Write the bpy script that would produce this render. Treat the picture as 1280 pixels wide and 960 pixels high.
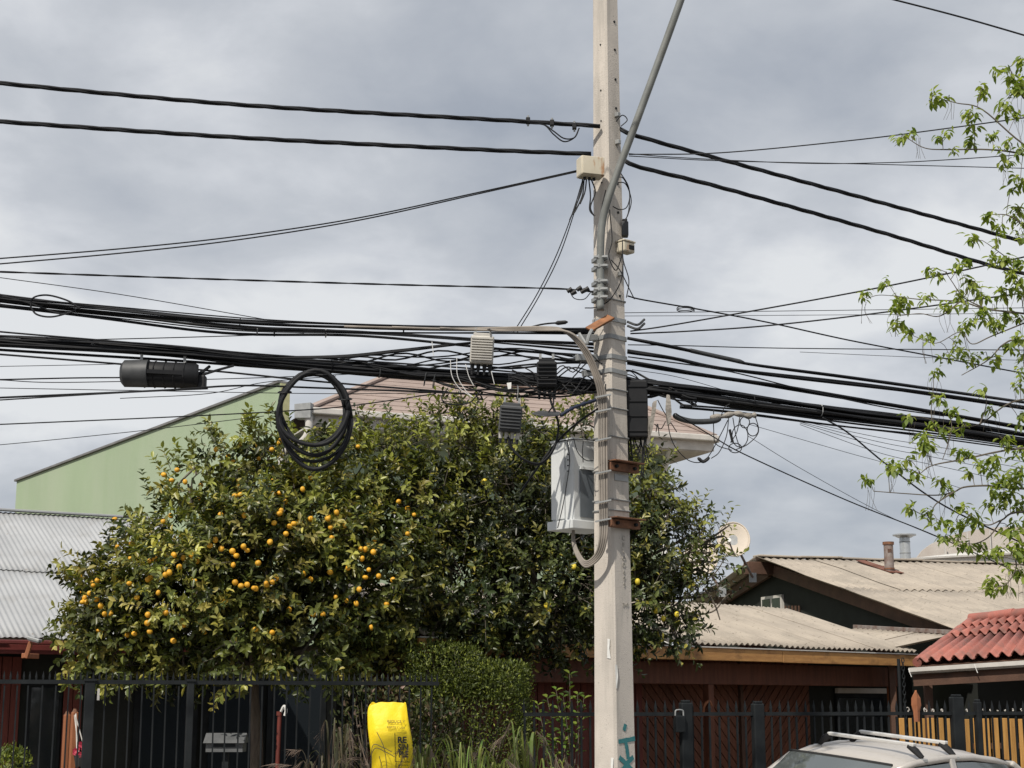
import bpy, math, random
import numpy as np
from mathutils import Vector, Matrix, noise as mnoise

for o in list(bpy.data.objects):
    bpy.data.objects.remove(o)
S = bpy.context.scene
COL = S.collection
R = math.radians
random.seed(7)
rng = np.random.default_rng(7)

# ------------------------------------------------------------------ camera
CAM_Z, FPX, PITCH = 1.65, 2000.0, math.atan(400 / 2000)
cam_d = bpy.data.cameras.new('camera')
cam_d.sensor_width = 36
cam_d.lens = 36 * FPX / 1280
cam_d.clip_end = 3000
cam_d.dof.use_dof = False
cam = bpy.data.objects.new('camera', cam_d)
cam.location = (0, 0, CAM_Z)
cam.rotation_euler = (math.pi / 2 + PITCH, 0, 0)
COL.objects.link(cam)
S.camera = cam

# ------------------------------------------------------------------ sky, sun, exposure
SUN_EL, SUN_AZ = R(49), R(29)          # azimuth: degrees to the left of straight behind the camera
to_sun = Vector((-math.sin(SUN_AZ) * math.cos(SUN_EL), -math.cos(SUN_AZ) * math.cos(SUN_EL), math.sin(SUN_EL)))
W = bpy.data.worlds.new('World')
S.world = W
W.use_nodes = True
wn, wl = W.node_tree.nodes, W.node_tree.links
wn.clear()
out = wn.new('ShaderNodeOutputWorld')
bg = wn.new('ShaderNodeBackground')
bg.inputs['Strength'].default_value = 0.1
sky = wn.new('ShaderNodeTexSky')
sky.sky_type = 'NISHITA'
sky.sun_disc = False
sky.sun_elevation = SUN_EL
sky.sun_rotation = math.atan2(to_sun.x, to_sun.y)
tc = wn.new('ShaderNodeTexCoord')
sep = wn.new('ShaderNodeSeparateXYZ')
wl.new(tc.outputs['Generated'], sep.inputs[0])
zz = wn.new('ShaderNodeMath'); zz.operation = 'ADD'; zz.inputs[1].default_value = 0.32
zm = wn.new('ShaderNodeMath'); zm.operation = 'MAXIMUM'; zm.inputs[1].default_value = 0.0
wl.new(sep.outputs['Z'], zm.inputs[0]); wl.new(zm.outputs[0], zz.inputs[0])
dx = wn.new('ShaderNodeMath'); dx.operation = 'DIVIDE'
dy = wn.new('ShaderNodeMath'); dy.operation = 'DIVIDE'
wl.new(sep.outputs['X'], dx.inputs[0]); wl.new(zz.outputs[0], dx.inputs[1])
wl.new(sep.outputs['Y'], dy.inputs[0]); wl.new(zz.outputs[0], dy.inputs[1])
cmb = wn.new('ShaderNodeCombineXYZ')
wl.new(dx.outputs[0], cmb.inputs[0]); wl.new(dy.outputs[0], cmb.inputs[1])
mp = wn.new('ShaderNodeMapping'); mp.inputs['Location'].default_value = (27.1, 12.2, 0.0)
wl.new(cmb.outputs[0], mp.inputs[0])
def wnoise(scale, detail, rough, dist):
    n = wn.new('ShaderNodeTexNoise')
    n.inputs['Scale'].default_value = scale; n.inputs['Detail'].default_value = detail
    n.inputs['Roughness'].default_value = rough; n.inputs['Distortion'].default_value = dist
    wl.new(mp.outputs[0], n.inputs['Vector'])
    return n
n1 = wnoise(1.9, 10, 0.50, 0.2)
n2 = wnoise(6.5, 9, 0.55, 0.2)
add = wn.new('ShaderNodeMath'); add.operation = 'MULTIPLY_ADD'; add.inputs[1].default_value = 0.40
wl.new(n2.outputs['Fac'], add.inputs[0]); wl.new(n1.outputs['Fac'], add.inputs[2])
ramp = wn.new('ShaderNodeValToRGB')
ce = ramp.color_ramp.elements
ce[0].position = 0.46; ce[0].color = (0.340, 0.375, 0.435, 1)
ce[1].position = 0.86; ce[1].color = (0.75, 0.765, 0.78, 1)
e = ce.new(0.58); e.color = (0.435, 0.465, 0.515, 1)
e = ce.new(0.70); e.color = (0.535, 0.560, 0.600, 1)
e = ce.new(0.76); e.color = (0.610, 0.632, 0.670, 1)
wl.new(add.outputs[0], ramp.inputs[0])
# cloud layer radiance brought to the sky texture's scale (Background strength 0.1)
sc10 = wn.new('ShaderNodeVectorMath'); sc10.operation = 'SCALE'; sc10.inputs['Scale'].default_value = 10.5
wl.new(ramp.outputs['Color'], sc10.inputs[0])
mx = wn.new('ShaderNodeMix'); mx.data_type = 'RGBA'; mx.inputs['Factor'].default_value = 0.93
wl.new(sky.outputs['Color'], mx.inputs['A']); wl.new(sc10.outputs['Vector'], mx.inputs['B'])
wl.new(mx.outputs['Result'], bg.inputs['Color'])
wl.new(bg.outputs[0], out.inputs[0])

sun_d = bpy.data.lights.new('sun', 'SUN')
sun_d.energy = 4.2
sun_d.angle = R(0.9)
sun_d.color = (1.0, 0.93, 0.82)
sun = bpy.data.objects.new('sun', sun_d)
sun.rotation_euler = to_sun.to_track_quat('Z', 'Y').to_euler()
sun.location = to_sun * 60
COL.objects.link(sun)

S.view_settings.view_transform = 'Standard'
S.view_settings.look = 'None'
S.view_settings.exposure = 0.0
S.view_settings.gamma = 1.0
S.view_settings.use_curve_mapping = False
S.cycles.max_bounces = 6
S.cycles.transparent_max_bounces = 8

# ------------------------------------------------------------------ helpers
CP, SP = math.cos(PITCH), math.sin(PITCH)
def P(px, py, Y):
    """world point at distance Y in front of the camera seen at photo pixel (px, py)"""
    a, b = (px - 640) / FPX, (480 - py) / FPX
    t = Y / (CP - b * SP)
    return Vector((a * t, Y, CAM_Z + t * (SP + b * CP)))
def mpp(Y, py=700):
    b = (480 - py) / FPX
    return (Y / (CP - b * SP)) / FPX         # metres per photo pixel there

ROOT = {}
def thing(name, label, cat, loc=(0, 0, 0), group=None):
    o = bpy.data.objects.new(name, None)
    o.empty_display_size = 0.1
    o.location = loc
    COL.objects.link(o)
    o['label'] = label; o['category'] = cat
    if group: o['group'] = group
    ROOT[o] = Vector(loc)
    return o
def tag(o, label, cat, group=None):
    o['label'] = label; o['category'] = cat
    if group: o['group'] = group
    return o

class MB:
    def __init__(s):
        s.v, s.f = [], []
    def add(s, vs, fs):
        k = len(s.v)
        s.v.extend(Vector(v) for v in vs)
        s.f.extend(tuple(i + k for i in f) for f in fs)
        return s
    def box(s, c, size, ax=None):
        """box centred at c; ax = three axis vectors"""
        c = Vector(c)
        X, Y, Z = ax if ax else (Vector((1, 0, 0)), Vector((0, 1, 0)), Vector((0, 0, 1)))
        X, Y, Z = Vector(X) * size[0] / 2, Vector(Y) * size[1] / 2, Vector(Z) * size[2] / 2
        vs = [c + X * i + Y * j + Z * k for k in (-1, 1) for j in (-1, 1) for i in (-1, 1)]
        return s.add(vs, [(0, 2, 3, 1), (4, 5, 7, 6), (0, 1, 5, 4), (2, 6, 7, 3), (0, 4, 6, 2), (1, 3, 7, 5)])
    def beam(s, a, b, w, h, up=(0, 0, 1)):
        a, b = Vector(a), Vector(b)
        Z = (b - a); L = Z.length; Z.normalize()
        X = Z.cross(Vector(up))
        if X.length < 1e-4: X = Z.cross(Vector((0, 1, 0)))
        X.normalize(); Y = X.cross(Z).normalized()
        return s.box((a + b) / 2, (w, h, L), (X, Y, Z))
    def tube(s, pts, r, n=6, cap=True):
        pts = [Vector(p) for p in pts]
        m = len(pts)
        rs = r if isinstance(r, (list, tuple)) else [r] * m
        T0 = (pts[1] - pts[0]).normalized()
        ref = Vector((0, 0, 1)) if abs(T0.z) < 0.9 else Vector((1, 0, 0))
        N = (ref - T0 * ref.dot(T0)).normalized()
        vs = []
        for i, p in enumerate(pts):
            T = (pts[min(i + 1, m - 1)] - pts[max(i - 1, 0)])
            if T.length < 1e-9: T = T0
            T = T.normalized()
            N = N - T * N.dot(T)
            if N.length < 1e-6: N = T.orthogonal()
            N.normalize(); B = T.cross(N)
            for k in range(n):
                a = 2 * math.pi * k / n
                vs.append(p + (N * math.cos(a) + B * math.sin(a)) * rs[i])
        fs = [(i * n + k, i * n + (k + 1) % n, (i + 1) * n + (k + 1) % n, (i + 1) * n + k) for i in range(m - 1) for k in range(n)]
        if cap:
            fs.append(tuple(range(n - 1, -1, -1)))
            fs.append(tuple((m - 1) * n + k for k in range(n)))
        return s.add(vs, fs)
    def cyl(s, a, b, r, n=14, r2=None):
        return s.tube([a, b], [r, r if r2 is None else r2], n)
    def prism(s, poly, d):
        """extrude a planar polygon (list of points) by vector d"""
        poly = [Vector(p) for p in poly]; d = Vector(d); n = len(poly)
        vs = poly + [p + d for p in poly]
        fs = [tuple(range(n - 1, -1, -1)), tuple(range(n, 2 * n))] + [(i, (i + 1) % n, n + (i + 1) % n, n + i) for i in range(n)]
        return s.add(vs, fs)
    def loft(s, rings, closed=True, caps=True):
        n = len(rings[0]); vs = [v for r_ in rings for v in r_]
        fs = []
        for i in range(len(rings) - 1):
            for k in range(n if closed else n - 1):
                fs.append((i * n + k, i * n + (k + 1) % n, (i + 1) * n + (k + 1) % n, (i + 1) * n + k))
        if caps and closed:
            fs.append(tuple(range(n - 1, -1, -1)))
            fs.append(tuple((len(rings) - 1) * n + k for k in range(n)))
        return s.add(vs, fs)
    def mesh(s, name, m, smooth=False, origin=(0, 0, 0)):
        o = Vector(origin)
        me = bpy.data.meshes.new(name)
        me.from_pydata([tuple(v - o) for v in s.v], [], s.f)
        me.materials.append(m)
        if smooth:
            me.shade_smooth()
            if smooth != 'all':
                try: me.set_sharp_from_angle(angle=R(38))
                except Exception: pass
        me.update()
        return me
    def build(s, name, m, parent=None, smooth=False, origin=None, bevel=0, solid=0):
        if parent is None:
            org = Vector(origin) if origin is not None else Vector((0, 0, 0))
        else:
            org = ROOT[parent]
        o = bpy.data.objects.new(name, s.mesh(name, m, smooth, org))
        if parent is None: o.location = org
        else: o.parent = parent
        ROOT[o] = org
        COL.objects.link(o)
        if solid:
            md = o.modifiers.new('solid', 'SOLIDIFY'); md.thickness = solid; md.offset = -1
        if bevel:
            md = o.modifiers.new('bevel', 'BEVEL'); md.width = bevel; md.segments = 2; md.limit_method = 'ANGLE'
        return o
def link_mesh(name, me, parent, loc, rot=None, scale=(1, 1, 1)):
    o = bpy.data.objects.new(name, me)
    org = ROOT[parent] if parent else Vector((0, 0, 0))
    M = rot.to_4x4() if rot is not None else Matrix.Identity(4)
    o.matrix_local = Matrix.Translation(Vector(loc) - org) @ M @ Matrix.Diagonal((*scale, 1))
    if parent: o.parent = parent
    ROOT[o] = org if parent else Vector(loc)
    COL.objects.link(o)
    return o
def structure(name, mb, m, **k):
    o = mb.build(name, m, **k); o['kind'] = 'structure'; return o

def spline(pts, seg=10):
    pts = [Vector(p) for p in pts]
    if len(pts) == 2:
        return [pts[0].lerp(pts[1], i / seg) for i in range(seg + 1)]
    q = [pts[0] * 2 - pts[1]] + pts + [pts[-1] * 2 - pts[-2]]
    res = []
    for i in range(1, len(q) - 2):
        a, b, c, d = q[i - 1:i + 3]
        for k in range(seg):
            t = k / seg
            res.append(0.5 * ((2 * b) + (c - a) * t + (2 * a - 5 * b + 4 * c - d) * t * t + (3 * b - a - 3 * c + d) * t ** 3))
    res.append(pts[-1])
    return res
def rings_ellipse(c, ax, ay, rx, ry, n=12):
    c = Vector(c)
    return [c + Vector(ax) * rx * math.cos(2 * math.pi * k / n) + Vector(ay) * ry * math.sin(2 * math.pi * k / n) for k in range(n)]

# ------------------------------------------------------------------ materials
def mat(name, c1, c2=None, rough=0.7, metal=0.0, scale=6.0, detail=6, stretch=(1, 1, 1), bump=0.0, bscale=60.0,
        speck=None, spec=0.4, lo=0.35, hi=0.65, grime=None, gscale=1.5, glo=0.5, ghi=0.72, gstretch=(1, 1, 1), rnd=0.0):
    m = bpy.data.materials.new(name); m.use_nodes = True
    nt = m.node_tree; n, l = nt.nodes, nt.links
    b = n['Principled BSDF']
    b.inputs['Roughness'].default_value = rough; b.inputs['Metallic'].default_value = metal
    b.inputs['Specular IOR Level'].default_value = spec
    t = n.new('ShaderNodeTexCoord')
    def ns(sc, st=(1, 1, 1), det=detail, ro=0.55):
        mpn = n.new('ShaderNodeMapping'); mpn.inputs['Scale'].default_value = st
        l.new(t.outputs['Object'], mpn.inputs[0])
        x = n.new('ShaderNodeTexNoise'); x.inputs['Scale'].default_value = sc; x.inputs['Detail'].default_value = det
        x.inputs['Roughness'].default_value = ro
        l.new(mpn.outputs[0], x.inputs['Vector']); return x
    def rmp(src, a, bb, ca, cb):
        r_ = n.new('ShaderNodeValToRGB'); e_ = r_.color_ramp.elements
        e_[0].position = a; e_[1].position = bb; e_[0].color = (*ca, 1); e_[1].color = (*cb, 1)
        l.new(src, r_.inputs[0]); return r_
    if c2 is None: c2 = tuple(x * 0.8 for x in c1)
    x = ns(scale, stretch)
    col = rmp(x.outputs['Fac'], lo, hi, c1, c2).outputs['Color']
    if grime:
        g = ns(gscale, gstretch, 8, 0.6)
        f = rmp(g.outputs['Fac'], glo, ghi, (0, 0, 0), (1, 1, 1))
        mm = n.new('ShaderNodeMix'); mm.data_type = 'RGBA'
        l.new(f.outputs['Color'], mm.inputs['Factor']); l.new(col, mm.inputs['A']); mm.inputs['B'].default_value = (*grime, 1)
        col = mm.outputs['Result']
    if speck:
        g = ns(speck[1], (1, 1, 1), 3)
        f = rmp(g.outputs['Fac'], speck[2], speck[2] + 0.06, (0, 0, 0), (1, 1, 1))
        mm = n.new('ShaderNodeMix'); mm.data_type = 'RGBA'
        l.new(f.outputs['Color'], mm.inputs['Factor']); l.new(col, mm.inputs['A']); mm.inputs['B'].default_value = (*speck[0], 1)
        col = mm.outputs['Result']
    if rnd:
        oi = n.new('ShaderNodeObjectInfo'); hs = n.new('ShaderNodeHueSaturation')
        mr = n.new('ShaderNodeMapRange'); mr.inputs['To Min'].default_value = 1 - rnd; mr.inputs['To Max'].default_value = 1 + rnd
        l.new(oi.outputs['Random'], mr.inputs['Value']); l.new(mr.outputs['Result'], hs.inputs['Value']); l.new(col, hs.inputs['Color'])
        col = hs.outputs['Color']
    l.new(col, b.inputs['Base Color'])
    if bump:
        bp = n.new('ShaderNodeBump'); bp.inputs['Strength'].default_value = bump; bp.inputs['Distance'].default_value = 0.02
        bn = ns(bscale, stretch if stretch != (1, 1, 1) else (1, 1, 1), 5)
        l.new(bn.outputs['Fac'], bp.inputs['Height']); l.new(bp.outputs['Normal'], b.inputs['Normal'])
    return m
def leaf_mat(name, rough=0.42, trans=0.3, tint=(1, 1, 1)):
    m = bpy.data.materials.new(name); m.use_nodes = True
    nt = m.node_tree; n, l = nt.nodes, nt.links
    b = n['Principled BSDF']; b.inputs['Roughness'].default_value = rough; b.inputs['Specular IOR Level'].default_value = 0.45
    a = n.new('ShaderNodeAttribute'); a.attribute_name = 'tint'
    tr = n.new('ShaderNodeBsdfTranslucent')
    mx_ = n.new('ShaderNodeMixShader'); mx_.inputs[0].default_value = trans
    mu = n.new('ShaderNodeMix'); mu.data_type = 'RGBA'; mu.blend_type = 'MULTIPLY'; mu.inputs['Factor'].default_value = 1
    mu.inputs['B'].default_value = (1.25, 1.35, 0.6, 1)
    l.new(a.outputs['Color'], b.inputs['Base Color']); l.new(a.outputs['Color'], mu.inputs['A'])
    l.new(mu.outputs['Result'], tr.inputs['Color'])
    l.new(b.outputs[0], mx_.inputs[1]); l.new(tr.outputs[0], mx_.inputs[2])
    l.new(mx_.outputs[0], n['Material Output'].inputs['Surface'])
    return m
def glass_mat(name, c=(0.02, 0.025, 0.03), rough=0.06, spec=0.8):
    m = bpy.data.materials.new(name); m.use_nodes = True
    b = m.node_tree.nodes['Principled BSDF']
    b.inputs['Base Color'].default_value = (*c, 1); b.inputs['Roughness'].default_value = rough
    b.inputs['Specular IOR Level'].default_value = spec
    return m

M = {}
M['concrete'] = mat('pole_concrete', (0.60, 0.55, 0.495), (0.505, 0.465, 0.42), rough=0.88, scale=3.0, bump=0.22, bscale=110, speck=((0.30, 0.28, 0.25), 55, 0.66),
                    grime=(0.33, 0.31, 0.28), gscale=2.6, gstretch=(4, 4, 0.35), glo=0.50, ghi=0.80)
M['black_cable'] = mat('black_cable_sheath', (0.007, 0.008, 0.010), (0.013, 0.014, 0.017), rough=0.6, scale=4, spec=0.25)
M['black_cable2'] = mat('weathered_cable_sheath', (0.014, 0.015, 0.017), (0.032, 0.032, 0.034), rough=0.7, scale=5, spec=0.25)
M['grey_cable'] = mat('grey_cable_sheath', (0.30, 0.265, 0.23), (0.20, 0.18, 0.16), rough=0.6, scale=5)
M['galv'] = mat('galvanised_steel', (0.36, 0.37, 0.37), (0.27, 0.28, 0.285), rough=0.55, metal=0.35, scale=9)
M['arm_grey'] = mat('grey_arm_paint', (0.235, 0.245, 0.235), (0.19, 0.20, 0.195), rough=0.5, metal=0.2, scale=7, grime=(0.15, 0.15, 0.14), gscale=4)
M['cab_white'] = mat('cabinet_paint', (0.62, 0.64, 0.645), (0.57, 0.59, 0.60), rough=0.6, scale=3, spec=0.25, grime=(0.48, 0.47, 0.44), gscale=5, gstretch=(2, 2, 0.8), glo=0.58, ghi=0.85)
M['cab_dark'] = mat('cabinet_grille', (0.13, 0.15, 0.17), (0.10, 0.115, 0.13), rough=0.5, scale=5)
M['cream_box'] = mat('cream_box_paint', (0.62, 0.57, 0.46), (0.52, 0.47, 0.37), rough=0.6, scale=4, grime=(0.36, 0.16, 0.06), gscale=7, gstretch=(2, 2, 0.5), glo=0.58, ghi=0.70)
M['rust'] = mat('rusty_steel', (0.235, 0.110, 0.060), (0.12, 0.06, 0.038), rough=0.85, scale=14, bump=0.3, bscale=120)
M['orange_plate'] = mat('orange_rust_plate', (0.36, 0.16, 0.075), (0.17, 0.08, 0.04), rough=0.8, scale=10)
M['black_plastic'] = mat('black_plastic', (0.008, 0.009, 0.011), (0.015, 0.015, 0.017), rough=0.55, scale=6, spec=0.3)
M['dark_alu'] = mat('dark_cast_metal', (0.075, 0.078, 0.082), (0.045, 0.048, 0.052), rough=0.55, metal=0.3, scale=8)
M['light_alu'] = mat('light_cast_metal', (0.50, 0.48, 0.44), (0.40, 0.385, 0.36), rough=0.5, metal=0.25, scale=8)
M['rag'] = mat('weathered_wrap', (0.33, 0.305, 0.275), (0.20, 0.185, 0.165), rough=0.9, scale=12, bump=0.6, bscale=40)
M['white_tag'] = mat('white_tag', (0.75, 0.75, 0.74), (0.68, 0.68, 0.67), rough=0.6)
M['teal'] = mat('teal_spray_paint', (0.03, 0.155, 0.175), (0.045, 0.20, 0.21), rough=0.7, scale=30)
M['poster'] = mat('torn_paper', (0.74, 0.74, 0.72), (0.62, 0.62, 0.60), rough=0.8, scale=20)
M['engrave'] = mat('engraved_mark', (0.33, 0.31, 0.28), (0.38, 0.36, 0.32), rough=0.9)
M['iron'] = mat('black_iron_paint', (0.011, 0.013, 0.015), (0.018, 0.021, 0.023), rough=0.6, scale=7, spec=0.2)
M['zinc'] = mat('zinc_roof_sheet', (0.40, 0.41, 0.42), (0.345, 0.355, 0.365), rough=0.62, metal=0.08, scale=1.2, grime=(0.29, 0.285, 0.275), gscale=1.6, gstretch=(2, 1, 1), glo=0.5, ghi=0.85, rnd=0.05, speck=((0.24, 0.20, 0.17), 9, 0.70))
M['fibro'] = mat('fibre_cement_sheet', (0.41, 0.360, 0.300), (0.33, 0.29, 0.245), rough=0.92, scale=2.0, bump=0.3, bscale=70,
                 speck=((0.22, 0.19, 0.155), 16, 0.64), grime=(0.28, 0.25, 0.21), gscale=1.0, glo=0.52, ghi=0.8)
M['fascia'] = mat('weathered_varnished_board', (0.52, 0.28, 0.095), (0.36, 0.18, 0.065), rough=0.6, scale=3.5, stretch=(1, 1, 7), detail=8, bump=0.2, bscale=30, grime=(0.13, 0.065, 0.03), gscale=3.0, glo=0.55, ghi=0.75)
M['redwood'] = mat('red_brown_stained_wood', (0.17, 0.062, 0.033), (0.11, 0.041, 0.023), rough=0.65, scale=4, rnd=0.18, stretch=(5, 5, 0.6), bump=0.2, bscale=30)
M['orangewood'] = mat('orange_stained_wood', (0.33, 0.125, 0.055), (0.24, 0.088, 0.04), rough=0.6, scale=5, stretch=(5, 5, 0.6))
M['brownwood'] = mat('dark_brown_timber', (0.115, 0.062, 0.042), (0.075, 0.042, 0.03), rough=0.75, scale=4, bump=0.2, bscale=30)
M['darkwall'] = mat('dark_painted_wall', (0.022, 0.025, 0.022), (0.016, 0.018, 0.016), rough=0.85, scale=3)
M['maroon'] = mat('maroon_gutter_paint', (0.155, 0.035, 0.032), (0.11, 0.028, 0.026), rough=0.45, scale=6)
M['redboard'] = mat('dark_red_cladding', (0.17, 0.042, 0.03), (0.12, 0.03, 0.022), rough=0.65, scale=5, stretch=(5, 5, 0.5))
M['tile'] = mat('red_roof_tile', (0.365, 0.130, 0.100), (0.30, 0.11, 0.088), rough=0.62, scale=5, grime=(0.20, 0.115, 0.095), gscale=5, glo=0.48, ghi=0.78, rnd=0.16, bump=0.2, bscale=50)
M['white'] = mat('white_paint', (0.76, 0.755, 0.735), (0.68, 0.675, 0.66), rough=0.55, scale=3)
M['offwhite'] = mat('off_white_gutter', (0.60, 0.575, 0.54), (0.50, 0.48, 0.45), rough=0.6, scale=5)
M['greenwall'] = mat('pale_green_render', (0.325, 0.410, 0.275), (0.290, 0.370, 0.245), rough=0.9, scale=0.8, stretch=(1, 1, 0.5), bump=0.15, bscale=40, grime=(0.36, 0.42, 0.31), gscale=1.1, gstretch=(1, 1, 0.3), glo=0.40, ghi=0.80, speck=((0.24, 0.29, 0.20), 2.2, 0.70))
M['flash'] = mat('grey_flashing', (0.20, 0.20, 0.20), (0.13, 0.13, 0.13), rough=0.6, scale=3)
M['pinkroof'] = mat('faded_brown_shingle', (0.335, 0.265, 0.232), (0.285, 0.225, 0.20), rough=0.9, scale=2.2, bump=0.3, bscale=40, speck=((0.20, 0.155, 0.135), 14, 0.64))
M['rusty_sheet'] = mat('rusted_sheet', (0.20, 0.085, 0.055), (0.13, 0.055, 0.04), rough=0.85, scale=6)
M['pipe_old'] = mat('weathered_flue', (0.28, 0.25, 0.235), (0.17, 0.11, 0.09), rough=0.7, metal=0.2, scale=8)
M['pipe_new'] = mat('zinc_flue', (0.56, 0.58, 0.59), (0.48, 0.50, 0.51), rough=0.35, metal=0.6, scale=6)
M['arch'] = mat('translucent_arch_sheet', (0.50, 0.46, 0.42), (0.42, 0.37, 0.33), rough=0.7, scale=1.5)
M['dish'] = mat('faded_dish_paint', (0.60, 0.53, 0.45), (0.53, 0.47, 0.40), rough=0.7, scale=4)
M['glass'] = glass_mat('dark_window_glass')
M['carglass'] = glass_mat('car_window_glass', (0.17, 0.19, 0.195), 0.04, 1.0)
M['carglass'].node_tree.nodes['Principled BSDF'].inputs['Metallic'].default_value = 0.55
M['carpaint'] = mat('silver_beige_car_paint', (0.50, 0.47, 0.435), (0.48, 0.45, 0.42), rough=0.32, metal=0.25, scale=20, spec=0.6)
M['chrome'] = mat('aluminium_bar', (0.72, 0.71, 0.69), (0.66, 0.65, 0.63), rough=0.35, metal=0.4, scale=8)
M['rubber'] = mat('black_rubber', (0.02, 0.02, 0.021), (0.03, 0.03, 0.03), rough=0.8)
M['lampglass'] = glass_mat('headlight_lens', (0.5, 0.5, 0.5), 0.05, 0.8)
M['redlens'] = glass_mat('tail_light_lens', (0.3, 0.01, 0.01), 0.1, 0.6)
M['yellow'] = mat('yellow_plastic_sack', (0.88, 0.66, 0.015), (0.82, 0.60, 0.012), rough=0.5, scale=7, bump=0.35, bscale=14)
M['print'] = mat('black_print', (0.02, 0.022, 0.02), (0.03, 0.03, 0.03), rough=0.6)
M['slat_yellow'] = mat('varnished_yellow_slat', (0.55, 0.30, 0.085), (0.42, 0.215, 0.06), rough=0.55, rnd=0.16, scale=5, stretch=(6, 6, 0.6))
M['bark'] = mat('grey_brown_bark', (0.17, 0.135, 0.105), (0.10, 0.08, 0.065), rough=0.9, scale=10, stretch=(2, 2, 0.5), bump=0.5, bscale=40)
M['twig'] = mat('twig_bark', (0.10, 0.085, 0.068), (0.14, 0.12, 0.095), rough=0.85, scale=10)
M['orange'] = mat('orange_peel', (0.74, 0.35, 0.025), (0.70, 0.42, 0.04), rough=0.5, rnd=0.12, scale=3, bump=0.1, bscale=200)
M['orange2'] = mat('yellowing_orange_peel', (0.74, 0.42, 0.03), (0.66, 0.30, 0.02), rough=0.5, scale=3, rnd=0.12)
M['lemon'] = mat('lemon_peel', (0.75, 0.56, 0.04), (0.66, 0.55, 0.06), rough=0.45, scale=3)
M['citrus'] = leaf_mat('citrus_leaf', 0.38, 0.22)
M['maple'] = leaf_mat('maple_leaf', 0.55, 0.42)
M['hedge'] = leaf_mat('hedge_leaf', 0.5, 0.25)
M['grass'] = leaf_mat('grass_blade', 0.5, 0.3)
M['redflower'] = mat('red_petal', (0.32, 0.02, 0.05), (0.40, 0.03, 0.06), rough=0.6)
M['asphalt'] = mat('asphalt', (0.055, 0.055, 0.055), (0.045, 0.045, 0.045), rough=0.9, scale=8, bump=0.4, bscale=120)
M['paving'] = mat('pavement_concrete', (0.34, 0.325, 0.30), (0.28, 0.265, 0.25), rough=0.9, scale=3, bump=0.2)
M['soil'] = mat('dry_earth', (0.16, 0.125, 0.09), (0.11, 0.09, 0.06), rough=0.95, scale=2, bump=0.4)
M['greybox'] = mat('grey_letterbox_paint', (0.13, 0.135, 0.14), (0.085, 0.09, 0.095), rough=0.55, scale=8)
M['redpipe'] = mat('red_painted_pipe', (0.17, 0.035, 0.025), (0.10, 0.026, 0.02), rough=0.5, scale=7)

# ================================================================== SETTING: ground, road, pavement
def hdir(deg):
    a = R(deg); return Vector((math.cos(a), math.sin(a), 0)), Vector((-math.sin(a), math.cos(a), 0))
def ray(px, py):
    a, b = (px - 640) / FPX, (480 - py) / FPX
    return Vector((a, CP - b * SP, SP + b * CP))
EYE = Vector((0, 0, CAM_Z))
def hit(px, py, A, d):
    """point of the vertical plane through A along d that is seen at photo pixel (px, py)"""
    n = Vector((d[1], -d[0], 0)); r_ = ray(px, py)
    return EYE + r_ * ((Vector(A) - EYE).dot(n) / r_.dot(n))
UP = Vector((0, 0, 1))

structure('ground', MB().add([(-900, -900, -0.20), (900, -900, -0.20), (900, 1500, -0.20), (-900, 1500, -0.20)], [(0, 1, 2, 3)]), M['soil'])
SU, SV = hdir(20)                      # street direction
def street_pt(s, t, z): return Vector((0, 11.2, 0)) + SU * s + SV * t + UP * z
def street_slab(name, s0, s1, t0, t1, z0, z1, m):
    mb = MB().prism([street_pt(s0, t0, z0), street_pt(s1, t0, z0), street_pt(s1, t1, z0), street_pt(s0, t1, z0)], (0, 0, z1 - z0))
    return structure(name, mb, m)
street_slab('road', -60, 60, -11.0, 0.0, -0.195, -0.13, M['asphalt'])
street_slab('kerb', -60, 60, 0.0, 0.16, -0.195, 0.0, M['paving'])
street_slab('pavement', -60, 60, 0.16, 4.2, -0.195, -0.004, M['paving'])
street_slab('garden_soil', -60, 60, 4.2, 40, -0.195, -0.02, M['soil'])

# ------------------------------------------------------------------ sheet roofs
def corrugated(parent, name, E0, E1, R1, R0, sheets, wave, amp, m, rows=1, sag=0.01, thick=0.006, jitter=0.006):
    E0, E1, R1, R0 = map(Vector, (E0, E1, R1, R0))
    nrm = (E1 - E0).cross(R0 - E0).normalized()
    if nrm.z < 0: nrm = -nrm
    W_ = (E1 - E0).length
    for r_ in range(rows):
        v0, v1 = r_ / rows, (r_ + 1) / rows
        if r_ > 0: v0 -= 0.03
        for s in range(sheets):
            u0, u1 = s / sheets, (s + 1) / sheets
            ext = 0.0
            nw = max(1, round(W_ * (u1 - u0) / wave)); ns = nw * 6
            nr = 5
            vs, fs = [], []
            off = random.uniform(-jitter, jitter) + r_ * 0.012 + (s % 2) * 0.004
            de = random.uniform(-0.02, 0.02)
            tilt = random.uniform(-jitter, jitter)
            for j in range(nr + 1):
                v = v0 + (v1 - v0) * j / nr
                if j == 0 and r_ == 0: v += de * 0.5
                for i in range(ns + 1):
                    u = u0 + (u1 - u0) * i / ns
                    p = E0.lerp(E1, u).lerp(R0.lerp(R1, u), v)
                    ph = 2 * math.pi * nw * (i / ns)
                    z = amp * math.cos(ph) + off + tilt * (i / ns - .5) + sag * mnoise.noise(Vector((p.x * .9, p.y * .9, 3.1 * r_)))
                    vs.append(p + nrm * z)
            for j in range(nr):
                for i in range(ns):
                    a = j * (ns + 1) + i
                    fs.append((a, a + 1, a + ns + 2, a + ns + 1))
            MB().add(vs, fs).build(name, m, parent, smooth='all', solid=thick)

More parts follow.
